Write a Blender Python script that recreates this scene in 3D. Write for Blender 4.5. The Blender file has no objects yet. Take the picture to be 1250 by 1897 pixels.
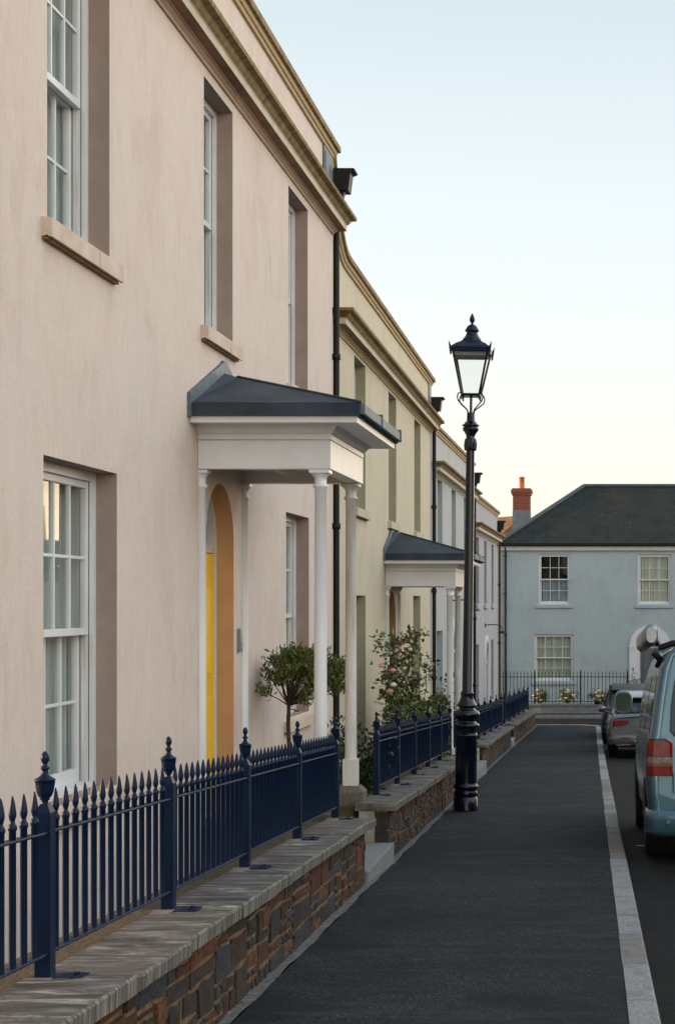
import bpy, math, random
from mathutils import Vector, Matrix
random.seed(7)
R = math.radians
scene = bpy.context.scene
C = scene.collection
EYE = 1.45          # eye height over the pavement beside the camera; heights "H" below are relative to the eye

# ------------------------------------------------------------------ camera
cam = bpy.data.cameras.new("camera")
cam.sensor_fit = 'HORIZONTAL'; cam.sensor_width = 36.0
cam.lens = 36.0 * 3000.0 / 1250.0
cam.shift_x = -(1130 - 625) / 1250.0
cam.shift_y = (1115 - 948.5) / 1250.0
cam.clip_start = 0.1; cam.clip_end = 2000
camo = bpy.data.objects.new("camera", cam); C.objects.link(camo)
camo.location = (0, 0, EYE); camo.rotation_euler = (R(90), 0, 0)
scene.camera = camo

# ------------------------------------------------------------------ sky, sun, exposure
SUN_EL, SUN_AZ = R(7.5), R(-88)      # azimuth measured from +Y towards +X
w = bpy.data.worlds.new("World"); scene.world = w; w.use_nodes = True
nt = w.node_tree; nt.nodes.clear()
out = nt.nodes.new('ShaderNodeOutputWorld'); bg = nt.nodes.new('ShaderNodeBackground')
sky = nt.nodes.new('ShaderNodeTexSky'); sky.sky_type = 'NISHITA'; sky.sun_disc = False
sky.sun_elevation = SUN_EL; sky.sun_rotation = SUN_AZ
sky.air_density = 1.0; sky.dust_density = 1.2; sky.ozone_density = 1.0
SKYMIX = 0.80
geo = nt.nodes.new('ShaderNodeTexCoord'); sep = nt.nodes.new('ShaderNodeSeparateXYZ')
nt.links.new(geo.outputs['Generated'], sep.inputs[0])
ramp = nt.nodes.new('ShaderNodeValToRGB')
nt.links.new(sep.outputs['Z'], ramp.inputs[0])
e = ramp.color_ramp.elements
e[0].position = 0.0; e[0].color = (3.75, 3.55, 3.2, 1)
e[1].position = 0.75; e[1].color = (1.7, 2.1, 2.5, 1)
for p, c in ((0.07, (3.8, 3.68, 3.42, 1)), (0.15, (3.7, 3.72, 3.62, 1)), (0.24, (3.45, 3.7, 3.75, 1)), (0.36, (2.75, 3.1, 3.25, 1))):
    k = e.new(p); k.color = c
mx = nt.nodes.new('ShaderNodeMix'); mx.data_type = 'RGBA'; mx.inputs[0].default_value = SKYMIX
nt.links.new(sky.outputs[0], mx.inputs[6]); nt.links.new(ramp.outputs[0], mx.inputs[7])
# added boost: unseen sky over the road brightened and warmed to light the facades
rx = nt.nodes.new('ShaderNodeValToRGB'); nt.links.new(sep.outputs['X'], rx.inputs[0]); q = rx.color_ramp.elements
q[0].position = 0.05; q[0].color = (1, 1, 1, 1); q[1].position = 1.0; q[1].color = (2.9, 2.58, 2.32, 1)
k = q.new(.45); k.color = (2.9, 2.58, 2.28, 1)
rg = nt.nodes.new('ShaderNodeValToRGB'); nt.links.new(sep.outputs['X'], rg.inputs[0]); q = rg.color_ramp.elements
q[0].position = 0.10; q[0].color = (0, 0, 0, 1); q[1].position = .75; q[1].color = (0, 0, 0, 1)
k = q.new(.28); k.color = (1, 1, 1, 1)
rz = nt.nodes.new('ShaderNodeValToRGB'); nt.links.new(sep.outputs['Z'], rz.inputs[0]); q = rz.color_ramp.elements
q[0].position = 0.0; q[0].color = (22, 15, 7.5, 1); q[1].position = .16; q[1].color = (0, 0, 0, 1)
def vmath(op, a, b):
    n = nt.nodes.new('ShaderNodeVectorMath'); n.operation = op; nt.links.new(a, n.inputs[0]); nt.links.new(b, n.inputs[1]); return n
gl = vmath('MULTIPLY', rg.outputs[0], rz.outputs[0])
sd_ = vmath('MULTIPLY', mx.outputs[2], rx.outputs[0])
vm = vmath('ADD', sd_.outputs[0], gl.outputs[0])
nt.links.new(vm.outputs[0], bg.inputs[0]); bg.inputs[1].default_value = 0.15
nt.links.new(bg.outputs[0], out.inputs[0])
sl = bpy.data.lights.new("sun", 'SUN'); sl.energy = 3.6; sl.angle = R(0.5); sl.color = (1.0, 0.66, 0.38)
so = bpy.data.objects.new("sun", sl); C.objects.link(so)
sd = Vector((math.sin(SUN_AZ) * math.cos(SUN_EL), math.cos(SUN_AZ) * math.cos(SUN_EL), math.sin(SUN_EL)))
so.rotation_euler = sd.to_track_quat('Z', 'Y').to_euler(); so.location = (-30, 40, 40)
vs = scene.view_settings
vs.view_transform = 'Standard'; vs.look = 'None'; vs.exposure = 0.95; vs.gamma = 1.0; vs.use_curve_mapping = False
try: scene.display_settings.display_device = 'sRGB'
except Exception: pass

# ------------------------------------------------------------------ helpers
class MB:
    def __init__(s): s.v = []; s.f = []; s.m = []; s.sm = []
    def add(s, vs_, fs, m=0, smooth=False):
        b = len(s.v); s.v += [tuple(p) for p in vs_]
        for f in fs: s.f.append(tuple(b + i for i in f)); s.m.append(m); s.sm.append(smooth)
    def quad(s, a, b, c, d, m=0): s.add([a, b, c, d], [(0, 1, 2, 3)], m)
    def box(s, x0, x1, y0, y1, z0, z1, m=0):
        s.add([(x0,y0,z0),(x1,y0,z0),(x1,y1,z0),(x0,y1,z0),(x0,y0,z1),(x1,y0,z1),(x1,y1,z1),(x0,y1,z1)],
              [(0,3,2,1),(4,5,6,7),(0,1,5,4),(1,2,6,5),(2,3,7,6),(3,0,4,7)], m)
    def lathe(s, prof, cx=0, cy=0, n=20, m=0, z=0, smooth=True, sq=None):
        pts = []
        for r, h in prof:
            for i in range(n):
                a = 2*math.pi*i/n + (math.pi/4 if n == 4 else 0)
                pts.append((cx + r*math.cos(a), cy + r*math.sin(a), z + h))
        fs = []
        for j in range(len(prof)-1):
            for i in range(n):
                k = (i+1) % n
                fs.append((j*n+i, j*n+k, (j+1)*n+k, (j+1)*n+i))
        s.add(pts, fs, m, smooth)
        s.add(pts[:n], [tuple(reversed(range(n)))], m); s.add(pts[-n:], [tuple(range(n))], m)
    def tube(s, P, r, n=8, m=0, caps=True):
        P = [Vector(p) for p in P]; rs = r if isinstance(r, (list, tuple)) else [r]*len(P)
        pts = []; up = None
        for i, p in enumerate(P):
            d = (P[min(i+1, len(P)-1)] - P[max(i-1, 0)]).normalized()
            if up is None:
                up = Vector((0,0,1)) if abs(d.z) < .9 else Vector((1,0,0))
            a = d.cross(up).normalized(); b = a.cross(d).normalized(); up = b
            for k in range(n):
                t = 2*math.pi*k/n
                pts.append(p + a*(rs[i]*math.cos(t)) + b*(rs[i]*math.sin(t)))
        fs = []
        for j in range(len(P)-1):
            for k in range(n):
                q = (k+1) % n
                fs.append((j*n+k, j*n+q, (j+1)*n+q, (j+1)*n+k))
        s.add(pts, fs, m, True)
        if caps:
            s.add(pts[:n], [tuple(reversed(range(n)))], m); s.add(pts[-n:], [tuple(range(n))], m)
    def prism(s, poly, a, b, axis='y', m=0):      # poly in the two other axes (x,z) (y,z) or (x,y)
        def P(p, t):
            if axis == 'y': return (p[0], t, p[1])
            if axis == 'x': return (t, p[0], p[1])
            return (p[0], p[1], t)
        n = len(poly)
        s.add([P(p, a) for p in poly] + [P(p, b) for p in poly],
              [tuple(range(n)), tuple(reversed(range(n, 2*n)))] + [(i, i+n, (i+1) % n + n, (i+1) % n) for i in range(n)], m)
    def cornice(s, prof, y0, y1, m=0, ret=(True, True), x0=0.0, mats=None):   # prof: (projection, z) bottom to top, mitred returns
        n = len(prof); rows = []
        for p, z in prof:
            a = y0 - (p if ret[0] else 0); b = y1 + (p if ret[1] else 0)
            rows.append([(x0, a, z), (x0+p, a, z), (x0+p, b, z), (x0, b, z)])
        for j in range(n-1):
            A, B = rows[j], rows[j+1]
            mm = mats[j] if mats else m
            for k in range(3):
                s.add([A[k], A[k+1], B[k+1], B[k]], [(0, 1, 2, 3)], mm)
        if not ret[0]: s.add([r[1] for r in rows] + [(x0, y0, prof[-1][1]), (x0, y0, prof[0][1])], [tuple(range(n+2))], m)
        if not ret[1]: s.add([r[2] for r in rows] + [(x0, y1, prof[-1][1]), (x0, y1, prof[0][1])], [tuple(range(n+2))], m)
    def build(s, name, mats, parent=None, origin=None, bevel=0, loc=None):
        me = bpy.data.meshes.new(name)
        o_ = origin or (0, 0, 0)
        me.from_pydata([(p[0]-o_[0], p[1]-o_[1], p[2]-o_[2]) for p in s.v], [], s.f)
        if not isinstance(mats, (list, tuple)): mats = [mats]
        for k in mats: me.materials.append(k)
        me.polygons.foreach_set('material_index', s.m); me.polygons.foreach_set('use_smooth', s.sm)
        me.update()
        o = bpy.data.objects.new(name, me); C.objects.link(o)
        if parent: o.parent = parent
        if loc: o.location = loc
        if bevel:
            md = o.modifiers.new('bevel', 'BEVEL'); md.width = bevel; md.segments = 2; md.limit_method = 'ANGLE'; md.angle_limit = R(40)
        return o

def rings(mb, P, mats=None, closed=True, caps=True, capm=0):
    n = len(P[0]); b = len(mb.v); mb.v += [tuple(p) for r in P for p in r]
    for i in range(len(P)-1):
        for k in range(n if closed else n-1):
            q = (k+1) % n
            mb.f.append((b+i*n+k, b+i*n+q, b+(i+1)*n+q, b+(i+1)*n+k)); mb.m.append(mats[k] if mats else 0); mb.sm.append(False)
    if caps:
        mb.f.append(tuple(b+k for k in range(n))); mb.f.append(tuple(b+(len(P)-1)*n+k for k in reversed(range(n)))); mb.m += [capm]*2; mb.sm += [False]*2

def empty(name, loc, rz=0, parent=None):
    o = bpy.data.objects.new(name, None); C.objects.link(o); o.location = loc; o.rotation_euler = (0, 0, rz)
    o.empty_display_size = 0.2
    if parent: o.parent = parent
    return o
def tag(o, label=None, cat=None, group=None, kind=None):
    if label: o['label'] = label
    if cat: o['category'] = cat
    if group: o['group'] = group
    if kind: o['kind'] = kind
    return o
def copy_tree(o, parent=None):
    c = o.copy(); C.objects.link(c)
    if parent: c.parent = parent
    for ch in list(o.children): copy_tree(ch, c)
    return c

# ------------------------------------------------------------------ materials
def newmat(name):
    m = bpy.data.materials.new(name); m.use_nodes = True
    nt = m.node_tree; nt.nodes.clear()
    o = nt.nodes.new('ShaderNodeOutputMaterial'); b = nt.nodes.new('ShaderNodeBsdfPrincipled')
    nt.links.new(b.outputs[0], o.inputs[0])
    return m, nt, b
def ramp_node(nt, fac, stops):
    r = nt.nodes.new('ShaderNodeValToRGB'); nt.links.new(fac, r.inputs[0]); e = r.color_ramp.elements
    e[0].position, e[0].color = stops[0][0], (*stops[0][1], 1)
    e[1].position, e[1].color = stops[-1][0], (*stops[-1][1], 1)
    for p, c in stops[1:-1]:
        k = e.new(p); k.color = (*c, 1)
    return r.outputs[0]
def coord(nt, scale=(1,1,1), kind='Object', rot=(0,0,0)):
    t = nt.nodes.new('ShaderNodeTexCoord'); mp = nt.nodes.new('ShaderNodeMapping')
    mp.inputs['Scale'].default_value = scale; mp.inputs['Rotation'].default_value = rot
    nt.links.new(t.outputs[kind], mp.inputs[0]); return mp.outputs[0]
def noise(nt, vec, scale, detail=4, rough=.55, dist=0):
    n = nt.nodes.new('ShaderNodeTexNoise'); n.inputs['Scale'].default_value = scale; n.inputs['Detail'].default_value = detail
    n.inputs['Roughness'].default_value = rough; n.inputs['Distortion'].default_value = dist
    nt.links.new(vec, n.inputs['Vector']); return n.outputs[0]
def mixc(nt, fac, a, b, mode='MIX'):
    m = nt.nodes.new('ShaderNodeMix'); m.data_type = 'RGBA'; m.blend_type = mode
    if isinstance(fac, (int, float)): m.inputs[0].default_value = fac
    else: nt.links.new(fac, m.inputs[0])
    for i, x in ((6, a), (7, b)):
        if isinstance(x, tuple): m.inputs[i].default_value = (*x, 1)
        else: nt.links.new(x, m.inputs[i])
    return m.outputs[2]
def bump(nt, b, h, strength=.3, dist=.01):
    n = nt.nodes.new('ShaderNodeBump'); n.inputs['Strength'].default_value = strength; n.inputs['Distance'].default_value = dist
    nt.links.new(h, n.inputs['Height']); nt.links.new(n.outputs[0], b.inputs['Normal'])
def simple(name, c1, c2=None, rough=.6, scale=6, metal=0, bmp=0, bscale=60, stretch=(1,1,1), coat=0, spec=None, bd=.004):
    m, nt, b = newmat(name)
    b.inputs['Roughness'].default_value = rough; b.inputs['Metallic'].default_value = metal
    if coat: b.inputs['Coat Weight'].default_value = coat; b.inputs['Coat Roughness'].default_value = .06
    if spec is not None: b.inputs['Specular IOR Level'].default_value = spec
    v = coord(nt, stretch)
    if c2 is None: c2 = tuple(x*.8 for x in c1)
    f = noise(nt, v, scale, 5, .6)
    nt.links.new(ramp_node(nt, f, [(.3, c2), (.7, c1)]), b.inputs['Base Color'])
    if bmp: bump(nt, b, noise(nt, coord(nt, stretch), bscale, 3), bmp, bd)
    return m

def stucco(name, c, streak=(.30, .26, .20), amt=.35):
    m, nt, b = newmat(name); b.inputs['Roughness'].default_value = .88; b.inputs['Specular IOR Level'].default_value = .25
    big = noise(nt, coord(nt), 1.1, 5, .6, .4)
    col = ramp_node(nt, big, [(.38, tuple(x*f for x, f in zip(c, (.80, .80, .84)))), (.52, c), (.64, tuple(min(1, x*f) for x, f in zip(c, (1.06, 1.11, 1.14))))])
    st = noise(nt, coord(nt, (7, 7, .55)), 2.2, 6, .65, .25)
    msk = ramp_node(nt, st, [(.46, (0, 0, 0)), (.80, (1, 1, 1))])
    mul = nt.nodes.new('ShaderNodeMath'); mul.operation = 'MULTIPLY'; mul.inputs[1].default_value = amt
    nt.links.new(msk, mul.inputs[0])
    col = mixc(nt, mul.outputs[0], col, tuple(x*.75+y*.1 for x, y in zip(c, streak)))
    cl = noise(nt, coord(nt, (2.2, 2.2, .9)), 1.7, 7, .72, .6)
    lum = sum(c)/3; gr = (c[0]*.5+lum*.55, c[1]*.5+lum*.555, c[2]*.5+lum*.53)
    col = mixc(nt, ramp_node(nt, cl, [(.43, (0, 0, 0)), (.57, (.9, .9, .9))]), col, gr)
    dk = noise(nt, coord(nt, (2.6, 2.6, .7)), 2.4, 7, .75, .5)
    col = mixc(nt, ramp_node(nt, dk, [(.52, (0, 0, 0)), (.68, (.5, .5, .5))]), col, (c[0]*.74, c[1]*.68, c[2]*.66))
    fine = noise(nt, coord(nt, (3, 3, .9)), 9, 7, .75)
    col = mixc(nt, .5, col, mixc(nt, fine, tuple(x*.78 for x in c), tuple(min(1, x*1.18) for x in c)))
    nt.links.new(col, b.inputs['Base Color'])
    mm = nt.nodes.new('ShaderNodeMath'); mm.operation = 'ADD'
    nt.links.new(noise(nt, coord(nt), 28, 6, .65), mm.inputs[0]); nt.links.new(noise(nt, coord(nt), 4, 2), mm.inputs[1])
    bump(nt, b, mm.outputs[0], .42, .011)
    return m

M = {}
M['pink'] = stucco('pink_stucco', (.65, .53, .47), amt=.7)
M['pink_reveal'] = simple('pink_reveal_shade', (.335, .255, .22), (.28, .213, .18), .9, 5, bmp=.2)  # darker than the wall: shade of the inset faces put into the colour
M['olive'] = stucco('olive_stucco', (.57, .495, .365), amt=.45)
M['olive_reveal'] = simple('olive_reveal_shade', (.33, .31, .20), (.28, .26, .17), .9, 5, bmp=.2)  # wall colour darkened to carry the shade on the reveals
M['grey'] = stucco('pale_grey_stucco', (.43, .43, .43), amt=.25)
M['grey_reveal'] = simple('grey_reveal_shade', (.33, .38, .40), (.28, .33, .35), .9, 5)  # shade inside the openings set as a darker, cooler tone
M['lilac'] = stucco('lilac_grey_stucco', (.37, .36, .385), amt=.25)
M['lilac_reveal'] = simple('lilac_reveal_shade', (.27, .28, .33), (.23, .25, .29), .9, 5)  # wall tone taken down, shading of the reveals held in the colour
M['blue'] = stucco('duck_egg_stucco', (.375, .44, .465), streak=(.2, .3, .33), amt=.2)
M['glow_reveal'] = simple('warm_recess_glow', (.54, .32, .16), (.45, .26, .13), .8, 3, bmp=.1)  # warm glow thrown on the door recess, put into its base colour
M['stone_trim'] = simple('stone_trim', (.50, .38, .22), (.36, .27, .15), .85, 4, bmp=.35, bscale=30, stretch=(1, 4, 1))
M['weathered_trim'] = simple('weathered_trim', (.34, .23, .10), (.09, .055, .02), .85, 3.0, bmp=.5, bscale=22, stretch=(1, 5, 1))
M['trim_pink'] = simple('pink_trim', (.50, .37, .29), (.40, .28, .21), .85, 5, bmp=.2)
M['trim_rust'] = simple('rust_brown_trim', (.29, .17, .105), (.17, .10, .06), .85, 5, bmp=.2)
M['trim_buff'] = simple('buff_trim', (.58, .52, .42), (.46, .41, .31), .85, 5, bmp=.2)
M['white'] = simple('white_gloss_paint', (.68, .69, .71), (.60, .61, .63), .38, 4, bmp=.05, bscale=20)
M['white2'] = simple('white_column_paint', (.72, .75, .80), (.64, .65, .66), .35, 3, stretch=(1, 1, .35), bmp=.05)
M['grimy'] = simple('grimy_white_paint', (.67, .68, .70), (.40, .38, .34), .5, 6, stretch=(3, 3, .25), bmp=.1)
M['lead'] = simple('lead_sheet', (.040, .055, .075), (.016, .024, .036), .62, 3.5, metal=0.0, spec=.3, bmp=.3, bscale=12, stretch=(1,1,1))
M['lead2'] = simple('pale_lead_sheet', (.12, .16, .19), (.06, .085, .105), .55, 7, metal=0.0, spec=.35, bmp=.3, bscale=14)
M['iron_black'] = simple('black_iron', (.010, .011, .012), (.006, .006, .007), .55, 9, spec=.25, bmp=.1)
M['iron_lamp'] = simple('lamp_paint', (.003, .006, .017), (.002, .004, .011), .22, 12, spec=.35, coat=.15, bmp=.12, bscale=35)
M['lamp_top'] = simple('lamp_hood_paint', (.004, .008, .032), (.003, .006, .022), .45, 12, spec=.3)
M['fence'] = simple('navy_gloss_paint', (.003, .013, .042), (.002, .009, .029), .42, 9, spec=.2, bmp=.08, bscale=50)
M['yellow'] = simple('yellow_door_paint', (.90, .55, .015), (.84, .50, .01), .35, 2)
M['greydoor'] = simple('grey_door_paint', (.12, .125, .14), (.10, .105, .12), .4, 2)
M['greendoor'] = simple('dark_green_door_paint', (.03, .06, .05), None, .4, 2)
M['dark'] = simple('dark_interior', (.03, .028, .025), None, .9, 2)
M['curtain'] = simple('net_curtain', (.46, .50, .49), (.24, .28, .27), .95, 3.5, stretch=(1, 9, .25))
M['curtain_warm'] = simple('cream_curtain', (.62, .60, .48), (.34, .33, .24), .95, 3.5, stretch=(1, 9, .25))
M['blind'] = simple('grey_blind', (.32, .34, .36), (.26, .28, .30), .9, 3)
M['granite'] = simple('granite', (.27, .285, .29), (.075, .08, .085), .85, 55, bmp=.4, bscale=60)
M['soil'] = simple('mossy_soil', (.075, .052, .022), (.035, .027, .014), .95, 14, bmp=.6, bscale=40, bd=.02)
M['asphalt_pave'] = None
def asphalt(name, c, c2, sc=170):
    m, nt, b = newmat(name); b.inputs['Roughness'].default_value = .86; b.inputs['Specular IOR Level'].default_value = .15
    v = coord(nt, kind='Object')
    n1 = noise(nt, v, sc, 3, .85); n2 = noise(nt, v, .9, 6, .75, .8); n3 = noise(nt, coord(nt, (.5, 3.0, 1)), 1.6, 6, .75, .5); n4 = noise(nt, v, 38, 3, .8)
    col = ramp_node(nt, n1, [(.36, tuple(x*.12 for x in c)), (.47, c), (.57, c2), (.66, tuple(x*4.5 for x in c2))])
    col = mixc(nt, ramp_node(nt, n4, [(.48, (0, 0, 0)), (.62, (.75, .75, .75))]), col, tuple(x*.35 for x in c))
    col = mixc(nt, ramp_node(nt, n2, [(.42, (0, 0, 0)), (.62, (.8, .8, .8))]), col, tuple(x*.45 for x in c))
    col = mixc(nt, ramp_node(nt, n3, [(.52, (0, 0, 0)), (.70, (.55, .55, .55))]), col, tuple(x*1.6 for x in c2))
    nt.links.new(col, b.inputs['Base Color'])
    bump(nt, b, n1, .55, .006)
    return m
M['asphalt_pave'] = asphalt('pavement_asphalt', (.0155, .0185, .0215), (.029, .033, .038), 75)
M['asphalt_road'] = asphalt('road_asphalt', (.007, .0072, .008), (.012, .0125, .0135), 80)

def stonemat(name, c1, c2, c3):
    m, nt, b = newmat(name); b.inputs['Roughness'].default_value = .8
    n1 = noise(nt, coord(nt, (1, .5, .8)), 13, 7, .75, 1.0); n2 = noise(nt, coord(nt), 40, 4, .7)
    col = ramp_node(nt, n1, [(.38, c2), (.5, c1), (.62, c3)])
    col = mixc(nt, .45, col, mixc(nt, n2, tuple(x*.2 for x in c2), tuple(min(1, x*1.1) for x in c1)))
    nt.links.new(col, b.inputs['Base Color'])
    n3 = noise(nt, coord(nt, (1, 2.2, .8)), 2.1, 4, .7, .5)
    col = mixc(nt, ramp_node(nt, n3, [(.70, (0, 0, 0)), (.74, (.75, .75, .75))]), col, (.40, .38, .34))
    nt.links.new(col, b.inputs['Base Color'])
    mm = nt.nodes.new('ShaderNodeMath'); mm.operation = 'ADD'
    nt.links.new(n1, mm.inputs[0]); nt.links.new(n2, mm.inputs[1])
    bump(nt, b, mm.outputs[0], 1.0, .022)
    return m
STONES = [stonemat('rust_brown_stone', (.080, .022, .010), (.016, .007, .005), (.15, .045, .018)),
          stonemat('dark_slate_stone', (.026, .027, .030), (.013, .014, .016), (.055, .048, .040)),
          stonemat('brown_stone', (.048, .023, .012), (.017, .010, .007), (.085, .040, .020)),
          stonemat('blue_slate_stone', (.030, .040, .052), (.017, .021, .028), (.06, .055, .05)),
          stonemat('orange_stone', (.15, .045, .016), (.035, .012, .006), (.24, .08, .026)),
          stonemat('black_brown_stone', (.030, .021, .015), (.013, .010, .008), (.055, .035, .022))]
M['mortar'] = simple('ochre_mortar', (.22, .135, .065), (.08, .05, .025), .95, 16, bmp=.9, bscale=35, bd=.02)
def copingmat():
    m, nt, b = newmat('slate_coping'); b.inputs['Roughness'].default_value = .72
    n1 = noise(nt, coord(nt, (1.4, 5.2, 3)), 2.4, 10, .8, .7); n2 = noise(nt, coord(nt), 2.2, 5, .6)
    g = nt.nodes.new('ShaderNodeNewGeometry')
    col = ramp_node(nt, n1, [(.41, (.012, .012, .013)), (.48, (.052, .049, .048)), (.54, (.11, .103, .098)), (.61, (.29, .28, .265))])
    col = mixc(nt, ramp_node(nt, n2, [(.45, (0, 0, 0)), (.7, (.55, .55, .55))]), col, (.085, .072, .064))
    col = mixc(nt, 1.0, col, ramp_node(nt, g.outputs['Random Per Island'], [(0, (.70, .70, .74)), (.5, (.95, .92, .90)), (1, (1.15, 1.12, 1.08))]), 'MULTIPLY')
    nt.links.new(col, b.inputs['Base Color']); bump(nt, b, n1, .55, .008)
    return m
M['coping'] = copingmat()
def copingedge():
    m, nt, b = newmat('coping_edge'); b.inputs['Roughness'].default_value = .8
    n1 = noise(nt, coord(nt, (1, 22, 1.5)), 1.8, 6, .75)
    nt.links.new(ramp_node(nt, n1, [(.36, (.022, .021, .019)), (.5, (.10, .092, .078)), (.66, (.29, .27, .235))]), b.inputs['Base Color'])
    bump(nt, b, n1, .5, .008); return m
M['coping_edge'] = copingedge()
def kerbmat():
    m, nt, b = newmat('granite_kerb'); b.inputs['Roughness'].default_value = .75
    n1 = noise(nt, coord(nt), 70, 4, .85); n2 = noise(nt, coord(nt), 6, 6, .75)
    base = ramp_node(nt, n1, [(.35, (.09, .092, .095)), (.50, (.23, .232, .235)), (.66, (.38, .38, .37))])
    g = nt.nodes.new('ShaderNodeNewGeometry')
    tone = ramp_node(nt, g.outputs['Random Per Island'], [(0, (1, 1, 1)), (.6, (.92, .93, .95)), (.72, (.72, .58, .46)), (.86, (.62, .50, .40)), (1, (.85, .86, .88))])
    col = mixc(nt, 1.0, base, tone, 'MULTIPLY')
    col = mixc(nt, ramp_node(nt, n2, [(.50, (0, 0, 0)), (.72, (.8, .8, .8))]), col, (.075, .070, .062))
    nt.links.new(col, b.inputs['Base Color']); bump(nt, b, n1, .4, .004); return m
M['kerb'] = kerbmat()
def glassmat(name, tint=(.9, .95, .95), fr=.05):
    m, nt, b = newmat(name); nt.nodes.remove(b)
    o = [n for n in nt.nodes if n.type == 'OUTPUT_MATERIAL'][0]
    t = nt.nodes.new('ShaderNodeBsdfTransparent'); t.inputs[0].default_value = (*tint, 1)
    g = nt.nodes.new('ShaderNodeBsdfGlossy'); g.inputs['Roughness'].default_value = .02
    l = nt.nodes.new('ShaderNodeFresnel')
    gg = nt.nodes.new('ShaderNodeNewGeometry'); mi_ = nt.nodes.new('ShaderNodeMapRange')
    mi_.inputs['To Min'].default_value = 1.5; mi_.inputs['To Max'].default_value = 1/1.5
    nt.links.new(gg.outputs['Backfacing'], mi_.inputs['Value']); nt.links.new(mi_.outputs[0], l.inputs['IOR'])
    bn = nt.nodes.new('ShaderNodeBump'); bn.inputs['Strength'].default_value = .04; bn.inputs['Distance'].default_value = .02
    nt.links.new(noise(nt, coord(nt), 1.5, 1), bn.inputs['Height']); nt.links.new(bn.outputs[0], g.inputs['Normal'])
    mxx = nt.nodes.new('ShaderNodeMixShader')
    nt.links.new(l.outputs[0], mxx.inputs[0]); nt.links.new(t.outputs[0], mxx.inputs[1]); nt.links.new(g.outputs[0], mxx.inputs[2])
    nt.links.new(mxx.outputs[0], o.inputs[0]); return m
M['glass'] = glassmat('window_glass')
M['lampglass'] = glassmat('lantern_glass', (.97, .98, .97))
def tilemat(name, c1, c2, spot, thr=.62, row=.20, colw=.25):
    m, nt, b = newmat(name); b.inputs['Roughness'].default_value = .75; b.inputs['Specular IOR Level'].default_value = .2
    br = nt.nodes.new('ShaderNodeTexBrick'); br.inputs['Scale'].default_value = 1
    br.inputs['Brick Width'].default_value = colw; br.inputs['Row Height'].default_value = row; br.inputs['Mortar Size'].default_value = .008
    br.inputs['Color1'].default_value = (*c1, 1); br.inputs['Color2'].default_value = (*c2, 1); br.inputs['Mortar'].default_value = (*[x*.35 for x in c2], 1)
    uv = nt.nodes.new('ShaderNodeTexCoord'); nt.links.new(uv.outputs['UV'], br.inputs['Vector'])
    mp = nt.nodes.new('ShaderNodeMapping'); mp.inputs['Scale'].default_value = (5, .9, 1); nt.links.new(uv.outputs['UV'], mp.inputs[0])
    n = noise(nt, mp.outputs[0], 3.2, 6, .8); n2 = noise(nt, uv.outputs['UV'], .5, 3, .6)
    mu = nt.nodes.new('ShaderNodeMath'); mu.operation = 'MULTIPLY'
    nt.links.new(ramp_node(nt, n, [(thr, (0, 0, 0)), (thr+.05, (1, 1, 1))]), mu.inputs[0])
    nt.links.new(ramp_node(nt, n2, [(.42, (0, 0, 0)), (.6, (1, 1, 1))]), mu.inputs[1])
    basec = mixc(nt, ramp_node(nt, noise(nt, uv.outputs['UV'], .8, 5, .7), [(.4, (0, 0, 0)), (.75, (.7, .7, .7))]), br.outputs[0], (.045, .032, .016))
    nt.links.new(mixc(nt, mu.outputs[0], basec, spot), b.inputs['Base Color'])
    bump(nt, b, br.outputs['Fac'], -.6, .02); return m
M['slate'] = tilemat('slate_tiles', (.016, .026, .026), (.009, .016, .018), (.20, .125, .035), .60)
M['brown_tiles'] = tilemat('brown_roof_tiles', (.30, .17, .08), (.20, .11, .05), (.4, .28, .12), .6, .25, .3)
def brickmat():
    m, nt, b = newmat('red_brick'); b.inputs['Roughness'].default_value = .85
    br = nt.nodes.new('ShaderNodeTexBrick'); br.inputs['Scale'].default_value = 1
    br.inputs['Brick Width'].default_value = .225; br.inputs['Row Height'].default_value = .075; br.inputs['Mortar Size'].default_value = .010
    br.inputs['Color1'].default_value = (.26, .048, .022, 1); br.inputs['Color2'].default_value = (.17, .032, .017, 1); br.inputs['Mortar'].default_value = (.30, .15, .09, 1)
    nt.links.new(coord(nt, rot=(R(90), 0, 0)), br.inputs['Vector'])
    nt.links.new(br.outputs[0], b.inputs['Base Color']); return m
M['brick'] = brickmat()
M['terracotta'] = simple('terracotta', (.55, .17, .05), (.42, .12, .04), .8, 8)
M['leadgrey'] = simple('stack_base_render', (.20, .22, .24), (.15, .16, .18), .8, 6)
def leafmat(name, c1, c2, tr=.15):
    m, nt, b = newmat(name); b.inputs['Roughness'].default_value = .45
    oi = nt.nodes.new('ShaderNodeNewGeometry')
    nt.links.new(ramp_node(nt, oi.outputs['Random Per Island'], [(0, c2), (1, c1)]), b.inputs['Base Color'])
    return m
M['bay'] = leafmat('bay_leaves', (.12, .145, .014), (.026, .042, .006))
M['rose_leaf'] = leafmat('rose_leaves', (.13, .16, .022), (.035, .055, .010))
M['rose_leaf_red'] = leafmat('young_red_leaves', (.10, .04, .02), (.045, .02, .012))
M['shrub'] = leafmat('dark_shrub_leaves', (.035, .065, .02), (.012, .025, .009))
M['bark'] = simple('bark', (.075, .055, .035), (.035, .026, .018), .9, 30, bmp=.6, bscale=60)
M['petal_white'] = simple('white_petals', (.80, .74, .66), (.66, .58, .48), .6, 30)
M['petal_pink'] = simple('pink_petals', (.75, .42, .42), (.62, .30, .32), .6, 30)
M['petal_red'] = simple('red_petals', (.60, .06, .05), (.45, .04, .04), .6, 30)
M['pot'] = simple('clay_pot', (.10, .10, .11), None, .6, 6)
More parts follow.
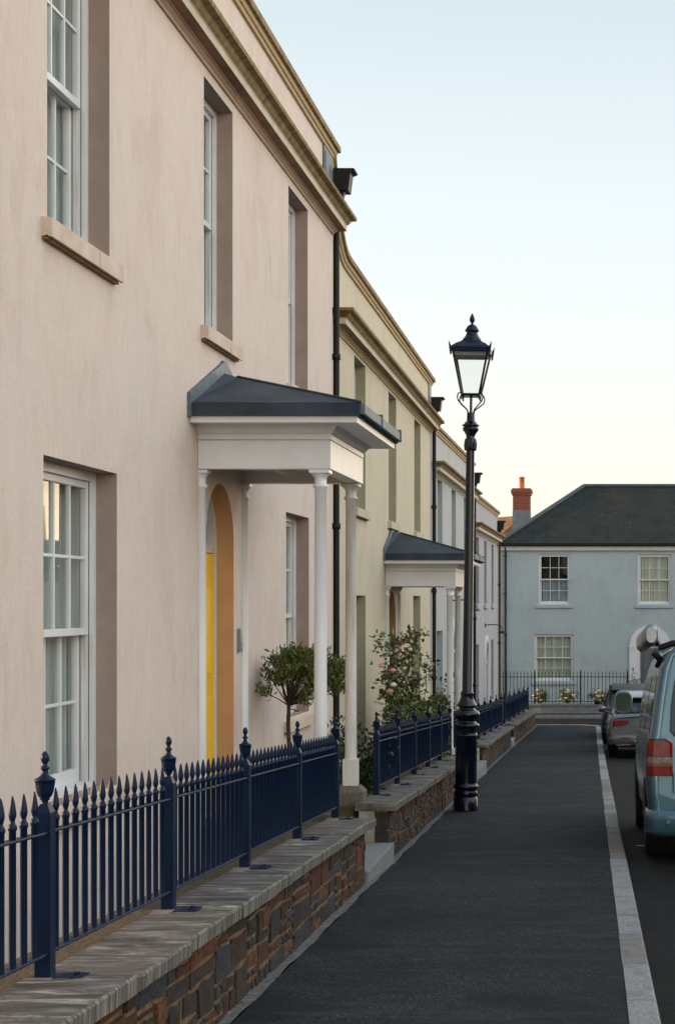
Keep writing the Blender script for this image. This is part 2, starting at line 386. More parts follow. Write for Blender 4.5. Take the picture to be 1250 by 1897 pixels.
def paint(name, c, rough=.22, metal=.35): return simple(name, c, tuple(x*.93 for x in c), rough, 3, metal=metal, coat=.6)
M['van'] = paint('van_blue_paint', (.080, .165, .22)); M['silver'] = paint('silver_car_paint', (.20, .215, .235), .20, .6); M['navycar'] = paint('navy_car_paint', (.02, .035, .07))
M['tint'] = simple('tinted_glass', (.010, .012, .014), None, .04, 2, spec=.8)
M['rubber'] = simple('rubber', (.007, .007, .0075), None, .8, 20)
M['trimblack'] = simple('black_plastic', (.02, .02, .022), None, .5, 20)
M['alloy'] = simple('alloy_wheel', (.45, .46, .48), None, .3, 8, metal=.8)
M['chrome'] = simple('brushed_aluminium', (.34, .36, .38), (.24, .26, .28), .3, 8, metal=.8)
M['tail_red'] = simple('red_lens', (.25, .004, .004), (.09, .002, .002), .22, 12, coat=.15)
M['tail_clear'] = simple('clear_lens', (.30, .24, .22), (.14, .06, .05), .22, 30, coat=.2)
M['mirrorglass'] = simple('mirror_glass', (.035, .045, .037), (.022, .03, .025), .04, 2, metal=1.0)
M['paintline'] = simple('worn_white_line', (.45, .46, .46), (.12, .12, .12), .8, 14)

# ------------------------------------------------------------------ ground profile
def gH(y):                # pavement level relative to the eye
    if y <= 25: return -EYE - .0533*y
    if y <= 49: return -EYE - .0533*y + .33*((y-25)/24.0)**2
    return gH(49) - .012*(y-49)
def gz(y): return gH(y) + EYE
def wx(y):                # lateral drift of the garden wall line
    if y <= 26: return -.0233*y
    if y <= 50: return -.6058 - .0233*(y-26) + .000864*(y-26)**2
    return wx(50)
def kx(y): return .168 - .0123*y          # inner edge of the kerb
X_WALL, X_COPE, X_COPE_IN, X_FENCE, X_STRIP = -1.54, -1.46, -1.80, -1.745, -1.47

def strip(name, f0, f1, ys, dz, mat, extra_down=0):
    mb = MB(); n = len(ys)
    pts = []
    for y in ys: pts += [(f0(y), y, gz(y)+dz), (f1(y), y, gz(y)+dz)]
    mb.add(pts, [(2*i, 2*i+1, 2*i+3, 2*i+2) for i in range(n-1)])
    if extra_down:
        pts = []
        for y in ys: pts += [(f1(y), y, gz(y)+dz), (f1(y), y, gz(y)+dz-extra_down)]
        mb.add(pts, [(2*i, 2*i+1, 2*i+3, 2*i+2) for i in range(n-1)])
    return mb.build(name, mat)
def frange(a, b, d):
    n = max(1, int(round((b-a)/d))); return [a+(b-a)*i/n for i in range(n+1)]
# base ground sheet to the horizon
mb = MB(); ys = [-600, -60] + frange(-20, 60, 2) + [120, 900]
pts = []
for y in ys:
    z = gz(max(-20, min(y, 60))) - .30
    pts += [(-900, y, z), (900, y, z)]
mb.add(pts, [(2*i, 2*i+1, 2*i+3, 2*i+2) for i in range(len(ys)-1)])
tag(mb.build('ground', M['soil']), kind='structure')
tag(strip('road', lambda y: kx(y)+.13 if y < 49.3 else -14, lambda y: 6.5 if y < 49.3 else 14, frange(-6, 49.2, 1)+[49.3], -.105, M['asphalt_road']), kind='structure')
mb = MB(); mb.add([(-14, 49.3, gz(49.3)-.105), (14, 49.3, gz(49.3)-.105), (14, 54.0, gz(54)-.105), (-14, 54.0, gz(54)-.105)], [(0,1,2,3)])
tag(mb.build('cross_street', M['asphalt_road']), kind='structure')
# pavement with rounded end
ys = frange(-3, 48.2, .8)
END = 48.2
mb = MB(); pts = []
for y in ys: pts += [(wx(y)+X_STRIP, y, gz(y)), (kx(y), y, gz(y))]
mb.add(pts, [(2*i, 2*i+1, 2*i+3, 2*i+2) for i in range(len(ys)-1)])
arc = [(kx(END)-.8+.8*math.cos(a), END+.8*math.sin(a)) for a in frange(0, math.pi/2, .2)]
fan = [(wx(END)+X_STRIP-1.5, END)] + arc + [(wx(END)+X_STRIP-1.5, END+.8)]
mb.add([(x, y, gz(y)) for x, y in fan], [tuple(range(len(fan)))])
tag(mb.build('pavement', M['asphalt_pave']), kind='structure')
# kerb stones
mb = MB(); path = [(kx(y), y) for y in frange(-3, END, .1)] + arc[1:] + [(x, END+.8) for x in frange(arc[-1][0], -4.0, .3)[1:]]
acc = 0; seg = []; L = .9
def kerb_piece(seg):
    if len(seg) < 2: return
    n = len(seg); P = []; j = random.uniform(-.004, .004); dz = random.uniform(0, .006)
    for i, (x, y) in enumerate(seg):
        a = seg[max(i-1, 0)]; b = seg[min(i+1, n-1)]
        dx, dy = b[0]-a[0], b[1]-a[1]; l = math.hypot(dx, dy) or 1; nx, ny = dy/l, -dx/l
        z = gz(y) + .002 + dz
        P.append([(x+j*nx, y+j*ny, z-.2), (x+j*nx, y+j*ny, z), (x+nx*.125, y+ny*.125, z), (x+nx*.14, y+ny*.14, z-.015), (x+nx*.14, y+ny*.14, z-.2)])
    rings(mb, P)
cur = [path[0]]; acc = 0; L = .9
for i in range(1, len(path)):
    a, b = path[i-1], path[i]; acc += math.hypot(b[0]-a[0], b[1]-a[1]); cur.append(b)
    if acc > L:
        kerb_piece(cur[:-1] + [(b[0]-(b[0]-a[0])*.17, b[1]-(b[1]-a[1])*.17)]); cur = [b]; acc = 0; L = random.choice([.55, .8, .9, 1.0])
kerb_piece(cur)
tag(mb.build('kerb', M['kerb']), kind='structure')
tag(strip('edging_strip', lambda y: wx(y)+X_WALL-.02, lambda y: wx(y)+X_STRIP + .006*math.sin(y*4.3)+.003*math.sin(y*11)+random.uniform(-.003,.003), frange(-3, 48.2, .03), .006, simple('rough_concrete_edging', (.19, .19, .185), (.035, .035, .035), .95, 34, bmp=.9, bscale=60, bd=.012)), kind='structure')
# garden beds behind the wall
tag(strip('garden_path', lambda y: -3.9, lambda y: wx(y)+X_COPE_IN-.20, frange(2, 49, .5), .03, simple('garden_paving', (.30, .29, .28), (.20, .19, .18), .9, 9, bmp=.3)), kind='structure')
for ya, yb in ((1.0, 11.95), (13.45, 25.0), (27.5, 37.3), (38.5, 48.3)):
    mb = MB(); ys = frange(ya, yb, .5); pts = []
    for y in ys: pts += [(wx(y)+X_COPE_IN-.24, y, gz(y)+.0), (wx(y)+X_COPE_IN-.24, y, gz(y)+.455), (wx(y)+X_COPE_IN+.02, y, gz(y)+.47)]
    mb.add(pts, [(3*i, 3*i+1, 3*i+4, 3*i+3) for i in range(len(ys)-1)] + [(3*i+1, 3*i+2, 3*i+5, 3*i+4) for i in range(len(ys)-1)])
    mb.add(pts[:3], [(0, 1, 2)])
    tag(mb.build('mossy_border', M['soil']), kind='structure')
# far kerb and far pavement
mb = MB(); mb.box(-14, 14, 54.0, 54.14, gz(54)-.3, gz(54)+.0)
tag(mb.build('far_kerb', M['kerb']), kind='structure')
mb = MB(); z = gz(54)-.004
mb.add([(-14, 54.14, z), (14, 54.14, z), (14, 58.0, z+.02), (-14, 58.0, z+.02)], [(0,1,2,3)])
tag(mb.build('far_pavement', M['asphalt_pave']), kind='structure')
mb = MB()
for yy, xa_, xb_ in ((17.2, -1.15, kx(17.2)-.005),):
    mb.add([(xa_, yy, gz(yy)+.003), (xb_, yy-.02, gz(yy-.02)+.003), (xb_, yy+.02, gz(yy+.02)+.003), (xa_, yy+.035, gz(yy+.035)+.003)], [(0,1,2,3)])
tag(mb.build('pavement_seam', simple('bitumen_seam', (.008, .008, .009), None, .7, 9)), kind='structure')
# painted parking bay mark
mb = MB()
for x0, x1, y0, y1 in ((.28, .62, 15.9, 15.97), (.36, .40, 15.6, 15.9)):
    mb.add([(kx(16)+x0, y0, gz(y0)-.101), (kx(16)+x1, y0, gz(y0)-.101), (kx(16)+x1, y1, gz(y1)-.101), (kx(16)+x0, y1, gz(y1)-.101)], [(0,1,2,3)])
tag(mb.build('parking_bay_marking', M['paintline']), kind='structure')

# ------------------------------------------------------------------ house building
def wall_front(mb, s0, s1, h0, h1, openings, depth, m=0, mr=1, mw=2):
    """front skin (x=0) with rectangular or arched openings; openings: (a,b,c,d,arch,warm)"""
    S = sorted({s0, s1} | {o[0] for o in openings} | {o[1] for o in openings})
    H = sorted({h0, h1} | {o[2] for o in openings} | {o[3] for o in openings})
    for i in range(len(S)-1):
        for j in range(len(H)-1):
            cs, ch = (S[i]+S[i+1])/2, (H[j]+H[j+1])/2
            if any(o[0] < cs < o[1] and o[2] < ch < o[3] for o in openings): continue
            mb.quad((0,S[i],H[j]), (0,S[i+1],H[j]), (0,S[i+1],H[j+1]), (0,S[i],H[j+1]), m)
    for a, b, c, d, arch in openings:
        D = -depth
        if not arch:
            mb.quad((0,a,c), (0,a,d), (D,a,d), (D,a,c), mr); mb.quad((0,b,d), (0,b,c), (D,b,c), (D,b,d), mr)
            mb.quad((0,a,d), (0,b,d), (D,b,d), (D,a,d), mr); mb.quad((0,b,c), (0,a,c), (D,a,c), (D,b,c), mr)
        else:
            r = (b-a)/2; cy = (a+b)/2; sp = d - r; n = 24
            A = [(cy + r*math.cos(math.pi*k/n), sp + r*math.sin(math.pi*k/n)) for k in range(n+1)]
            mb.add([(0, b, d)] + [(0, y, z) for y, z in A[:n//2+1]], [tuple(range(n//2+2))], m)
            mb.add([(0, a, d)] + [(0, y, z) for y, z in A[n//2:]], [tuple(range(n//2+2))], m)
            path = [(b, c)] + A + [(a, c)]
            for k in range(len(path)-1):
                p, q = path[k], path[k+1]
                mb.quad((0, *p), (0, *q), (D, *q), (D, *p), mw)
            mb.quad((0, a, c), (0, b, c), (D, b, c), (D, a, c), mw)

def bars_box(mb, x, d, a, b, c, e, m=0): mb.box(x-d, x, a, b, c, e, m)
def sash(mb, x, a, b, c, d, cols, rows, stile=.045, top=.045, bot=.07, bar=.020, t=.04, m=0):
    mb.box(x-t, x, a, a+stile, c, d, m); mb.box(x-t, x, b-stile, b, c, d, m)
    mb.box(x-t+.001, x-.001, a+stile, b-stile, d-top, d, m); mb.box(x-t+.001, x-.001, a+stile, b-stile, c, c+bot, m)
    ia, ib, ic, idd = a+stile, b-stile, c+bot, d-top
    for i in range(1, cols):
        y = ia + (ib-ia)*i/cols; mb.box(x-t+.008, x-.006, y-bar/2, y+bar/2, ic, idd, m)
    for j in range(1, rows):
        z = ic + (idd-ic)*j/rows; mb.box(x-t+.011, x-.009, ia, ib, z-bar/2, z+bar/2, m)
    return (ia, ib, ic, idd)
def curtain_mesh(x, a, b, c, d, folds=9, amp=.018, gap=None):
    mb = MB(); n = max(20, int((b-a)*70)); pts = []
    for i in range(n+1):
        y = a + (b-a)*i/n
        dx = amp*math.sin(y*folds*6.3) + amp*.5*math.sin(y*folds*13.1+1)
        pts += [(x+dx, y, c), (x+dx, y, d)]
    fs = [(2*i, 2*i+2, 2*i+3, 2*i+1) for i in range(n)]
    if gap:
        fs = [f for i, f in enumerate(fs) if not (gap[0] < a+(b-a)*(i+.5)/n < gap[1])]
    mb.add(pts, fs, 0, True); return mb
def window(parent, a, b, c, d, cols, zo, depth=.13, curtain='curtain', sillm=None, sill=True, blind=False, lowcols=None):
    """sash window in an opening of a facade facing +x; the window part carries frame, sashes, panes, curtain and sill"""
    fr = MB(); X = -depth; F = .055
    fr.box(X-.16, X, a, a+F, c, d); fr.box(X-.16, X, b-F, b, c, d); fr.box(X-.16, X-.002, a+F, b-F, d-F, d); fr.box(X-.16, X+.012, a+F, b-F, c, c+.03)
    for xx in (X-.031, X-.086):
        fr.box(xx, xx+.005, b-F-.0015, b-F+.001, c+.03, d-F, 1); fr.box(xx, xx+.005, a+F-.001, a+F+.0015, c+.03, d-F, 1)
    fr.box(X-.075, X-.045, b-F-.006, b-F-.002, c+.03, d-F, 2)
    fo = fr.build('window', [M['white'], M['iron_black'], M['grimy']], parent, bevel=.002)
    fo.location = (0, 0, zo)
    ia, ib = a+F, b-F; mid = (c+.03+d-F)/2
    for nm, x, z0, z1, top, bot in (('upper_sash', X-.03, mid-.022, d-F, .045, .045), ('lower_sash', X-.085, c+.03, mid+.022, .045, .085)):
        s = MB(); q = sash(s, x, ia, ib, z0, z1, cols, 2, top=top, bot=bot)
        so_ = s.build(nm, M['white'], fo, bevel=.003)
        g = MB(); g.quad((x-.022, q[0]-.005, q[2]-.005), (x-.022, q[1]+.005, q[2]-.005), (x-.022, q[1]+.005, q[3]+.005), (x-.022, q[0]-.005, q[3]+.005))
        g.build('pane', M['glass'], fo)
    cm = curtain_mesh(X-.17, ia-.05, ib+.05, c, d, gap=None).build('curtain', M[curtain], fo)
    if sill:
        s = MB(); p = .06
        s.prism([(-depth, c+.0), (p, c-.022), (p, c-.125), (p-.018, c-.125), (p-.024, c-.115), (0, c-.125), (-depth, c-.125)], a-.095, b+.095, 'y')
        s.box(-.002, p-.026, a-.085, b+.085, c-.137, c-.1255, 1)  # underside strip: staining, plus the sill's own shadow in its dark colour
        s.box(p-.001, p+.0012, a+(b-a)*.66, a+(b-a)*.66+.006, c-.124, c-.024, 1)
        s.build('sill', [sillm or M['trim_buff'], M['weathered_trim']], fo, bevel=.003)
    return fo
def shell(mb, s0, s1, h0, h1, back, m=0):
    mb.quad((0,s0,h0), (-back,s0,h0), (-back,s0,h1), (0,s0,h1), m); mb.quad((0,s1,h0), (0,s1,h1), (-back,s1,h1), (-back,s1,h0), m)
    mb.quad((-back,s0,h0), (-back,s1,h0), (-back,s1,h1), (-back,s0,h1), m); 
def interior(mb, s0, s1, h0, h1, m): mb.box(-1.2, -1.19, s0, s1, h0, h1, m)

CORN = [(.0, 0), (.018, 0), (.022, .018), (.05, .038), (.055, .05), (.062, .062), (.14, .066), (.14, .125), (.15, .135), (.165, .15), (.185, .185), (.235, .20), (.24, .222), (.24, .235), (0, .262)]
def cornice_mats(n): return None
def add_cornice(parent, s0, s1, hb, zo, cols, ret=(True, True)):
    mb = MB(); mats = [0, 0, 0, 1, 0, 2, 3, 3, 4, 4, 4, 4, 4, 4]  # soffit takes the darker rust brown on the pink and olive houses
    mb.cornice([(p, hb+z) for p, z in CORN], s0, s1, ret=ret, mats=mats)
    o = mb.build('cornice', cols, parent); o.location = (0, 0, zo); return o
def add_parapet_coping(parent, s0, s1, ht, zo, ret=(False, True)):
    mb = MB()
    pr = [(.0, -.17), (.025, -.165), (.03, -.13), (.045, -.125), (.055, -.09), (.085, -.08), (.085, -.02), (.06, 0), (-.30, .0)]
    mb.cornice([(p, ht+z) for p, z in pr], s0, s1, ret=ret, mats=[0,0,0,0,1,1,1,1])
    o = mb.build('parapet_coping', [M['stone_trim'], M['weathered_trim']], parent); o.location = (0, 0, zo); return o
def drainpipe(parent, x, y, h0, h1, zo, hop=None, r=.036, brackets=(), name='drainpipe', n=12):
    mb = MB(); mb.tube([(x, y, h0), (x, y, h1)], r, n)
    for h in brackets:
        mb.lathe([(r+.008, -.035), (r+.012, -.03), (r+.012, .03), (r+.008, .035)], x, y, n, z=h)
        mb.box(x-.045, x+.01, y-.085, y+.0, h-.014, h+.014)
    o = mb.build(name, M['iron_black'], parent); o.location = (0, 0, zo)
    if hop:
        mb = MB(); a, b = hop
        pr = [(-.02, b), (.235, b), (.25, b-.012), (.25, b-.03), (.20, b-.05), (.175, a+.0), (-.02, a)]
        mb.prism(pr, y-.08, y+.13, 'y'); mb.prism([(-.01, a), (.13, a), (.085, a-.16), (.0, a-.16)], y-.05, y+.05, 'y')
        o2 = mb.build('hopper', M['iron_black'], o, bevel=.004)
    return o

def porch(parent, yc, base, zo, soffit_lamp=True, plinth=True):
    """portico; 'base' shifts the pink house's porch heights (H) for other houses; yc centre along the facade"""
    e = empty('porch', (0, 0, zo), 0, parent)
    B = base; hw = .715     # column half spacing
    X_OUT = .91
    for (x, s) in ((.004, -1), (.004, 1), (X_OUT, -1), (X_OUT, 1)):
        mb = MB(); y = yc + s*hw; r = .047 if x > .1 else .040
        lo = -1.55 + B
        mb.lathe([(r*1.13, lo+.22), (r*1.08, lo+.25), (r*1.05, lo+.3), (r*1.0, lo+1.3), (r*.92, .858+B), (r*1.20, .866+B), (r*1.24, .875+B), (r*1.20, .884+B), (r*.95, .892+B),
                  (r*.95, .935+B), (r*1.08, .943+B), (r*1.12, .95+B), (r*1.38, .962+B), (r*1.45, .972+B)], x, y, 24)
        mb.box(x-r*1.6, x+r*1.6, y-r*1.6, y+r*1.6, .972+B, 1.0+B)
        mb.box(x-r*1.28, x+r*1.28, y-r*1.28, y+r*1.28, lo, lo+.222)
        mb.build('column', M['white2'] if not (x > .1 and s > 0) else M['grimy'], e)
    if plinth:
        for s in (-1, 1):
            mb = MB(); y = yc + s*hw; x = X_OUT
            t = .11
            mb.add([(x-t-.01,y-t,-2.3+B),(x+t+.01,y-t,-2.3+B),(x+t+.01,y+t,-2.3+B),(x-t-.01,y+t,-2.3+B),
                    (x-t-.01,y-t,-1.6+B),(x+t+.01,y-t,-1.6+B),(x+t+.01,y+t,-1.6+B),(x-t-.01,y+t,-1.6+B),
                    (x-t+.03,y-t+.04,-1.552+B),(x+t-.03,y-t+.04,-1.552+B),(x+t-.03,y+t-.04,-1.552+B),(x-t+.03,y+t-.04,-1.552+B)],
                   [(0,1,5,4),(1,2,6,5),(2,3,7,6),(3,0,4,7),(4,5,9,8),(5,6,10,9),(6,7,11,10),(7,4,8,11),(8,9,10,11)])
            mb.build('column_plinth', simple('lichened_granite', (.15, .14, .12), (.055, .052, .045), .9, 60, bmp=.6, bscale=60), e, bevel=.006)
    # floor slab
    mb = MB(); mb.box(.0, .50, yc-.60, yc+.60, -2.6+B, -1.66+B); mb.build('doorstep', M['granite'], e, bevel=.01)
    y0, y1, x1 = yc-.80, yc+.80, 1.0
    mb = MB()
    # beam: three sides, lower board and slightly proud frieze, ceiling
    T = .12
    for a, b, c, d in ((0.003, x1, y0, y0+T), (0.003, x1, y1-T, y1)):
        mb.box(a, b, c, d, 1.0+B, 1.216+B)
    mb.box(x1-T, x1-.0005, y0+T, y1-T, 1.0005+B, 1.216+B)
    for a, b, c, d in ((0.003, x1+.004, y0-.004, y0+T), (0.003, x1+.004, y1-T, y1+.004)):
        mb.box(a, b, c, d, 1.219+B, 1.262+B)
    mb.box(x1-T, x1+.0035, y0+T, y1-T, 1.2195+B, 1.262+B)
    mb.build('entablature', M['white'], e, bevel=.003)
    mb = MB()
    # cove up to the soffit (mitred), soffit and fascia
    pr = [(0, 1.262), (.012, 1.264), (.03, 1.29), (.055, 1.315), (.06, 1.322), (.235, 1.323), (.235, 1.378)]
    rows = [[(0.003, y0-p, h+B), (x1+p, y0-p, h+B), (x1+p, y1+p, h+B), (0.003, y1+p, h+B)] for p, h in pr]
    for j in range(len(rows)-1):
        for k in range(3): mb.add([rows[j][k], rows[j][k+1], rows[j+1][k+1], rows[j+1][k]], [(0,1,2,3)], 1 if j in (2, 3) else 0)
    mb.add([(0.003, y0, 1.262+B), (x1, y0, 1.262+B), (x1, y1, 1.262+B), (0.003, y1, 1.262+B)], [(0,1,2,3)])
    mb.build('eaves', [M['white'], M['white']], e)
    mb = MB(); mb.box(.004, x1-T, y0+T, y1-T, 1.10+B, 1.13+B); mb.build('ceiling', M['white'], e)
    if soffit_lamp:
        mb = MB(); mb.lathe([(.0, -.055), (.05, -.05), (.09, -.03), (.105, 0), (.105, .02)], .5, yc, 20, z=1.08+B)
        mb.build('ceiling_lamp', simple('opal_glass', (.40, .40, .30), (.34, .34, .25), .3, 3), e)
    # lead roof
    ov = .262
    a0, a1, xx = y0-ov, y1+ov, x1+ov
    mb = MB(); zt = 1.468+B; zb = 1.37+B; ap = (0.003, yc, 1.83+B)
    mb.add([(0.003,a0,zb),(xx,a0,zb),(xx,a1,zb),(0.003,a1,zb),(0.003,a0,zt),(xx,a0,zt),(xx,a1,zt),(0.003,a1,zt)],
           [(0,1,5,4),(2,3,7,6)], 0)
    # crease row
    def lerp(p, q, t): return tuple(p[i]+(q[i]-p[i])*t for i in range(3))
    c0, c1, c2, c3 = (0.003,a0,zt), (xx,a0,zt), (xx,a1,zt), (0.003,a1,zt)
    ax = .12
    ap0, ap1 = (0.003, yc-.06, 1.83+B), (ax, yc-.0, 1.80+B)
    mb.add([c0, c1, ap1, ap0], [(0,1,2,3)], 0); mb.add([c1, c2, ap1], [(0,1,2)], 0); mb.add([c2, c3, (0.003, yc+.06, 1.83+B), ap1], [(0,1,2,3)], 0)
    mb.add([ap0, ap1, (0.003, yc+.06, 1.83+B)], [(0,1,2)], 0)
    mb.add([(0.003,a0,zb),(0.003,a1,zb),(xx,a1,zb),(xx,a0,zb)], [(0,1,2,3)], 0)
    # rolls over the hips and round the edge
    for p, q in ((c1, ap1), (c2, ap1)): mb.tube([p, q], .014, 8, 0)
    mb.build('lead_roof', M['lead'], e)
    mb = MB(); mb.box(xx-.01, xx+.035, a0+.01, a1, zb+.012, zt-.01)
    for t in (.42, .95): mb.box(xx-.01, xx+.045, a0+(a1-a0)*t-.02, a0+(a1-a0)*t+.02, zb+.004, zt+.012)
    mb.build('gutter', M['lead2'], e, bevel=.006)
    # flashing stepped up the wall
    mb = MB()
    fl = [(a0-.035, zb-.01), (a0-.035, zt+.07), (yc-.09, 1.90+B), (yc-.05, 1.925+B), (yc+.05, 1.925+B), (yc+.09, 1.90+B), (a1+.035, zt+.07), (a1+.035, zb-.01)]
    inn = [(a0+.0, zb-.01), (a0+.0, zt-.02), (yc-.09, 1.80+B), (yc-.05, 1.81+B), (yc+.05, 1.81+B), (yc+.09, 1.80+B), (a1-.0, zt-.02), (a1-.0, zb-.01)]
    for i in range(len(fl)-1):
        q = [fl[i], fl[i+1], inn[i+1], inn[i]]; mb.prism(q, .001, .026, 'x')
    mb.build('flashing', M['lead2'], e)
    return e

def front_door(parent, yc, h0, spring, wdt, zo, colour, depth=.14):
    """arched recess: door leaf, frame, transom and fanlight"""
    e = empty('door', (0, 0, zo), 0, parent); r = wdt/2; X = -depth
    a, b = yc-r, yc+r
    mb = MB(); F = .035
    n = 24
    def arc(rr): return [(yc + rr*math.cos(math.pi*k/n), spring + rr*math.sin(math.pi*k/n)) for k in range(n+1)]
    O = [(b, h0)] + arc(r) + [(a, h0)]; I = [(b-F, h0)] + arc(r-F) + [(a+F, h0)]
    for k in range(len(O)-1):
        p, q, s, t = O[k], O[k+1], I[k+1], I[k]
        mb.add([(X,*p),(X,*q),(X,*s),(X,*t),(X-.12,*p),(X-.12,*q),(X-.12,*s),(X-.12,*t)], [(0,1,2,3),(3,2,6,7),(0,4,5,1)])
    mb.build('door_frame', M['white'], e)
    mb = MB(); mb.box(X-.12, X-.005, a+F, b-F, spring-.085, spring-.02); mb.build('transom', M['trim_buff'], e, bevel=.004)
    top = spring-.085; mb = MB(); xl = X-.012
    mb.box(xl-.045, xl, a+F+.004, b-F-.004, h0, top-.003)
    wv = (wdt-2*F); 
    for k in (0, 1):
        for z0, z1 in ((.12, .42), (.50, .86), (.94, .97)):
            pa = a+F+.09+k*(wv-.09)/2; pb = pa+(wv-.27)/2+.02; H0 = h0+z0*(top-h0); H1 = h0+z1*(top-h0)
            if z0 > .9: continue
            mb.box(xl+.001, xl+.010, pa, pb, H0, H1); mb.box(xl+.010, xl+.018, pa+.03, pb-.03, H0+.03, H1-.03)
    mb.build('door_leaf', colour, e, bevel=.004)
    mb = MB(); mb.lathe([(.0, 0), (.02, .005), (.026, .02), (.018, .04), (.01, .05)], 0, 0, 12)
    k = mb.build('knob', M['chrome'], e); k.rotation_euler = (0, R(90), 0); k.location = (xl, a+F+.07, h0+1.0)
    mb = MB(); rr = r-F
    mb.add([(X-.07, y, z) for y, z in arc(rr)], [tuple(range(n+1))]); mb.build('fanlight_glass', M['tint'] if False else M['glass'], e)
    mb = MB()
    for ra in (rr*.5,):
        P = arc(ra)
        mb.tube([(X-.05, y, z) for y, z in P], .012, 6)
    for k in range(1, 6):
        t = math.pi*k/6; mb.tube([(X-.05, yc+rr*.5*math.cos(t), spring+rr*.5*math.sin(t)), (X-.05, yc+rr*math.cos(t), spring+rr*math.sin(t))], .010, 6)
    mb.build('fanlight_bars', M['white'], e)
    return e

def terrace_house(name, label, x0, y0, x1, y1, hb, hc, hp, wall, reveal, ups, grounds, door_y, door, cols_trim, back=8.0, door_col='yellow', curt='curtain', prev_h=None, first=False, warm=None, spring=.48, dlow=-1.62, pipe_h=None, surround=False):
    """(x0,y0)-(x1,y1): facade line in plan. heights are H relative to the eye. s coordinates are metres along the facade from y0."""
    th = math.atan2(-(x1-x0), (y1-y0)); L = math.hypot(x1-x0, y1-y0)
    zb = gz(y0); e = empty(name, (x0, y0, zb), th); tag(e, label, 'house')
    zo = EYE - zb
    ops = [(a-y0, b-y0, c, d, False) for a, b, c, d, *_ in ups+grounds]
    dw = .92
    ops.append((door_y-y0-dw/2, door_y-y0+dw/2, dlow, spring+dw/2, True))
    mb = MB(); wall_front(mb, 0, L, hb, hp-.02, ops, .30, 0, 1, 2)
    shell(mb, 0, L, hb, hp-.02, back, 0)
    mb.quad((-.3, 0, hp-.02), (-.3, L, hp-.02), (-.3, L, hp-.9), (-.3, 0, hp-.9), 0)
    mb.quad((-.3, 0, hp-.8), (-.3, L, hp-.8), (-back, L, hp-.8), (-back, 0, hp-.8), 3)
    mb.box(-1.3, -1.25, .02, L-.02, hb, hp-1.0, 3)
    if prev_h:
        # ramp of the parapet up to the taller neighbour
        n = 14; P = []
        for k in range(n+1):
            t = k/n; s = 1.25*t; P.append((s, hp-.02 + (prev_h-hp)*(1-t)**2.6))
        for k in range(n):
            q = [(P[k][0], hp-.021), (P[k+1][0], hp-.021), P[k+1], P[k]]
            mb.add([(0, *q[0]), (0, *q[1]), (0, *q[2]), (0, *q[3]), (-.3, *q[0]), (-.3, *q[1]), (-.3, *q[2]), (-.3, *q[3])], [(0,1,2,3), (3,2,6,7), (7,6,5,4)], 0)
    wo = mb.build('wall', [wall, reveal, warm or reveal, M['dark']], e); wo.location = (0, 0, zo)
    if prev_h:
        mb = MB(); n = 14
        pr = [(.0, -.17), (.025, -.165), (.03, -.13), (.045, -.125), (.055, -.09), (.085, -.08), (.085, -.02), (.06, 0), (-.30, .0)]
        rows = []
        for k in range(n+1):
            t = k/n; s = 1.25*t; z = hp + (prev_h-hp)*(1-t)**2.6; sl = -(prev_h-hp)*2.6*(1-t)**1.6/1.25
            nl = math.hypot(1, sl); rows.append([(p, s - q*sl/nl*.0 + (-sl/nl)*q, z + q/nl) for p, q in pr])
        for k in range(n):
            for j in range(len(pr)-1): mb.add([rows[k][j], rows[k+1][j], rows[k+1][j+1], rows[k][j+1]], [(0,1,2,3)], 0 if j < 4 else 1)
        o = mb.build('parapet_ramp_coping', [M['stone_trim'], M['weathered_trim']], e); o.location = (0, 0, zo)
    add_parapet_coping(e, 1.25 if prev_h else 0, L, hp, zo, ret=(False, True))
    add_cornice(e, 0 if first else .48, L, hc, zo, cols_trim, ret=(not first, True))
    for lst, up in ((ups, True), (grounds, False)):
        for wd in lst:
            a, b, c, d, *r = wd; window(e, a-y0, b-y0, c, d, r[0] if r else 3, zo, curtain=curt, sillm=cols_trim[5] if len(cols_trim) > 5 else None)
    front_door(e, door_y-y0, dlow, spring, dw, zo, M[door_col])
    return e, zo, L

# ---- pink house
TR_P = [M['trim_pink'], M['trim_rust'], M['trim_rust'], M['trim_buff'], M['weathered_trim'], simple('warm_sill', (.64, .52, .43), (.50, .40, .31), .85, 5, bmp=.25)]
TR_O = [M['stone_trim'], M['trim_rust'], M['trim_rust'], M['trim_buff'], M['weathered_trim'], simple('olive_sill', (.54, .50, .40), (.42, .39, .29), .85, 5)]
TR_G = [M['trim_buff'], M['stone_trim'], M['trim_buff'], M['trim_buff'], M['weathered_trim'], simple('grey_sill', (.42, .43, .44), (.34, .35, .36), .85, 5)]
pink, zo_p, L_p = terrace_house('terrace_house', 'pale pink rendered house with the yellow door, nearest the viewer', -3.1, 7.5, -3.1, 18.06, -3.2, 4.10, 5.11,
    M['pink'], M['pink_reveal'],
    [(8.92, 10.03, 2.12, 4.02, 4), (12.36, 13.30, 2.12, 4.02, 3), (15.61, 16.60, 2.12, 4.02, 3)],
    [(8.86, 10.18, -1.15, .806, 4), (15.49, 16.67, -1.125, .862, 4)], 12.88, True, TR_P, first=True, warm=M['glow_reveal'])
porch(pink, 12.965-7.5, 0, zo_p)
mb = MB(); mb.box(.001, .03, 13.46-7.5, 13.52-7.5, -.42, -.22); mb.box(.03, .036, 13.47-7.5, 13.51-7.5, -.40, -.33)
o = mb.build('door_intercom', M['chrome'], pink, bevel=.003); o.location = (0, 0, zo_p)
mb = MB(); mb.box(.0015, .02, 9.95, 10.50, 4.50, 4.94); mb.box(.02, .03, 10.0, 10.2, 4.62, 4.88); mb.box(.018, .026, 10.28, 10.45, 4.54, 4.80)
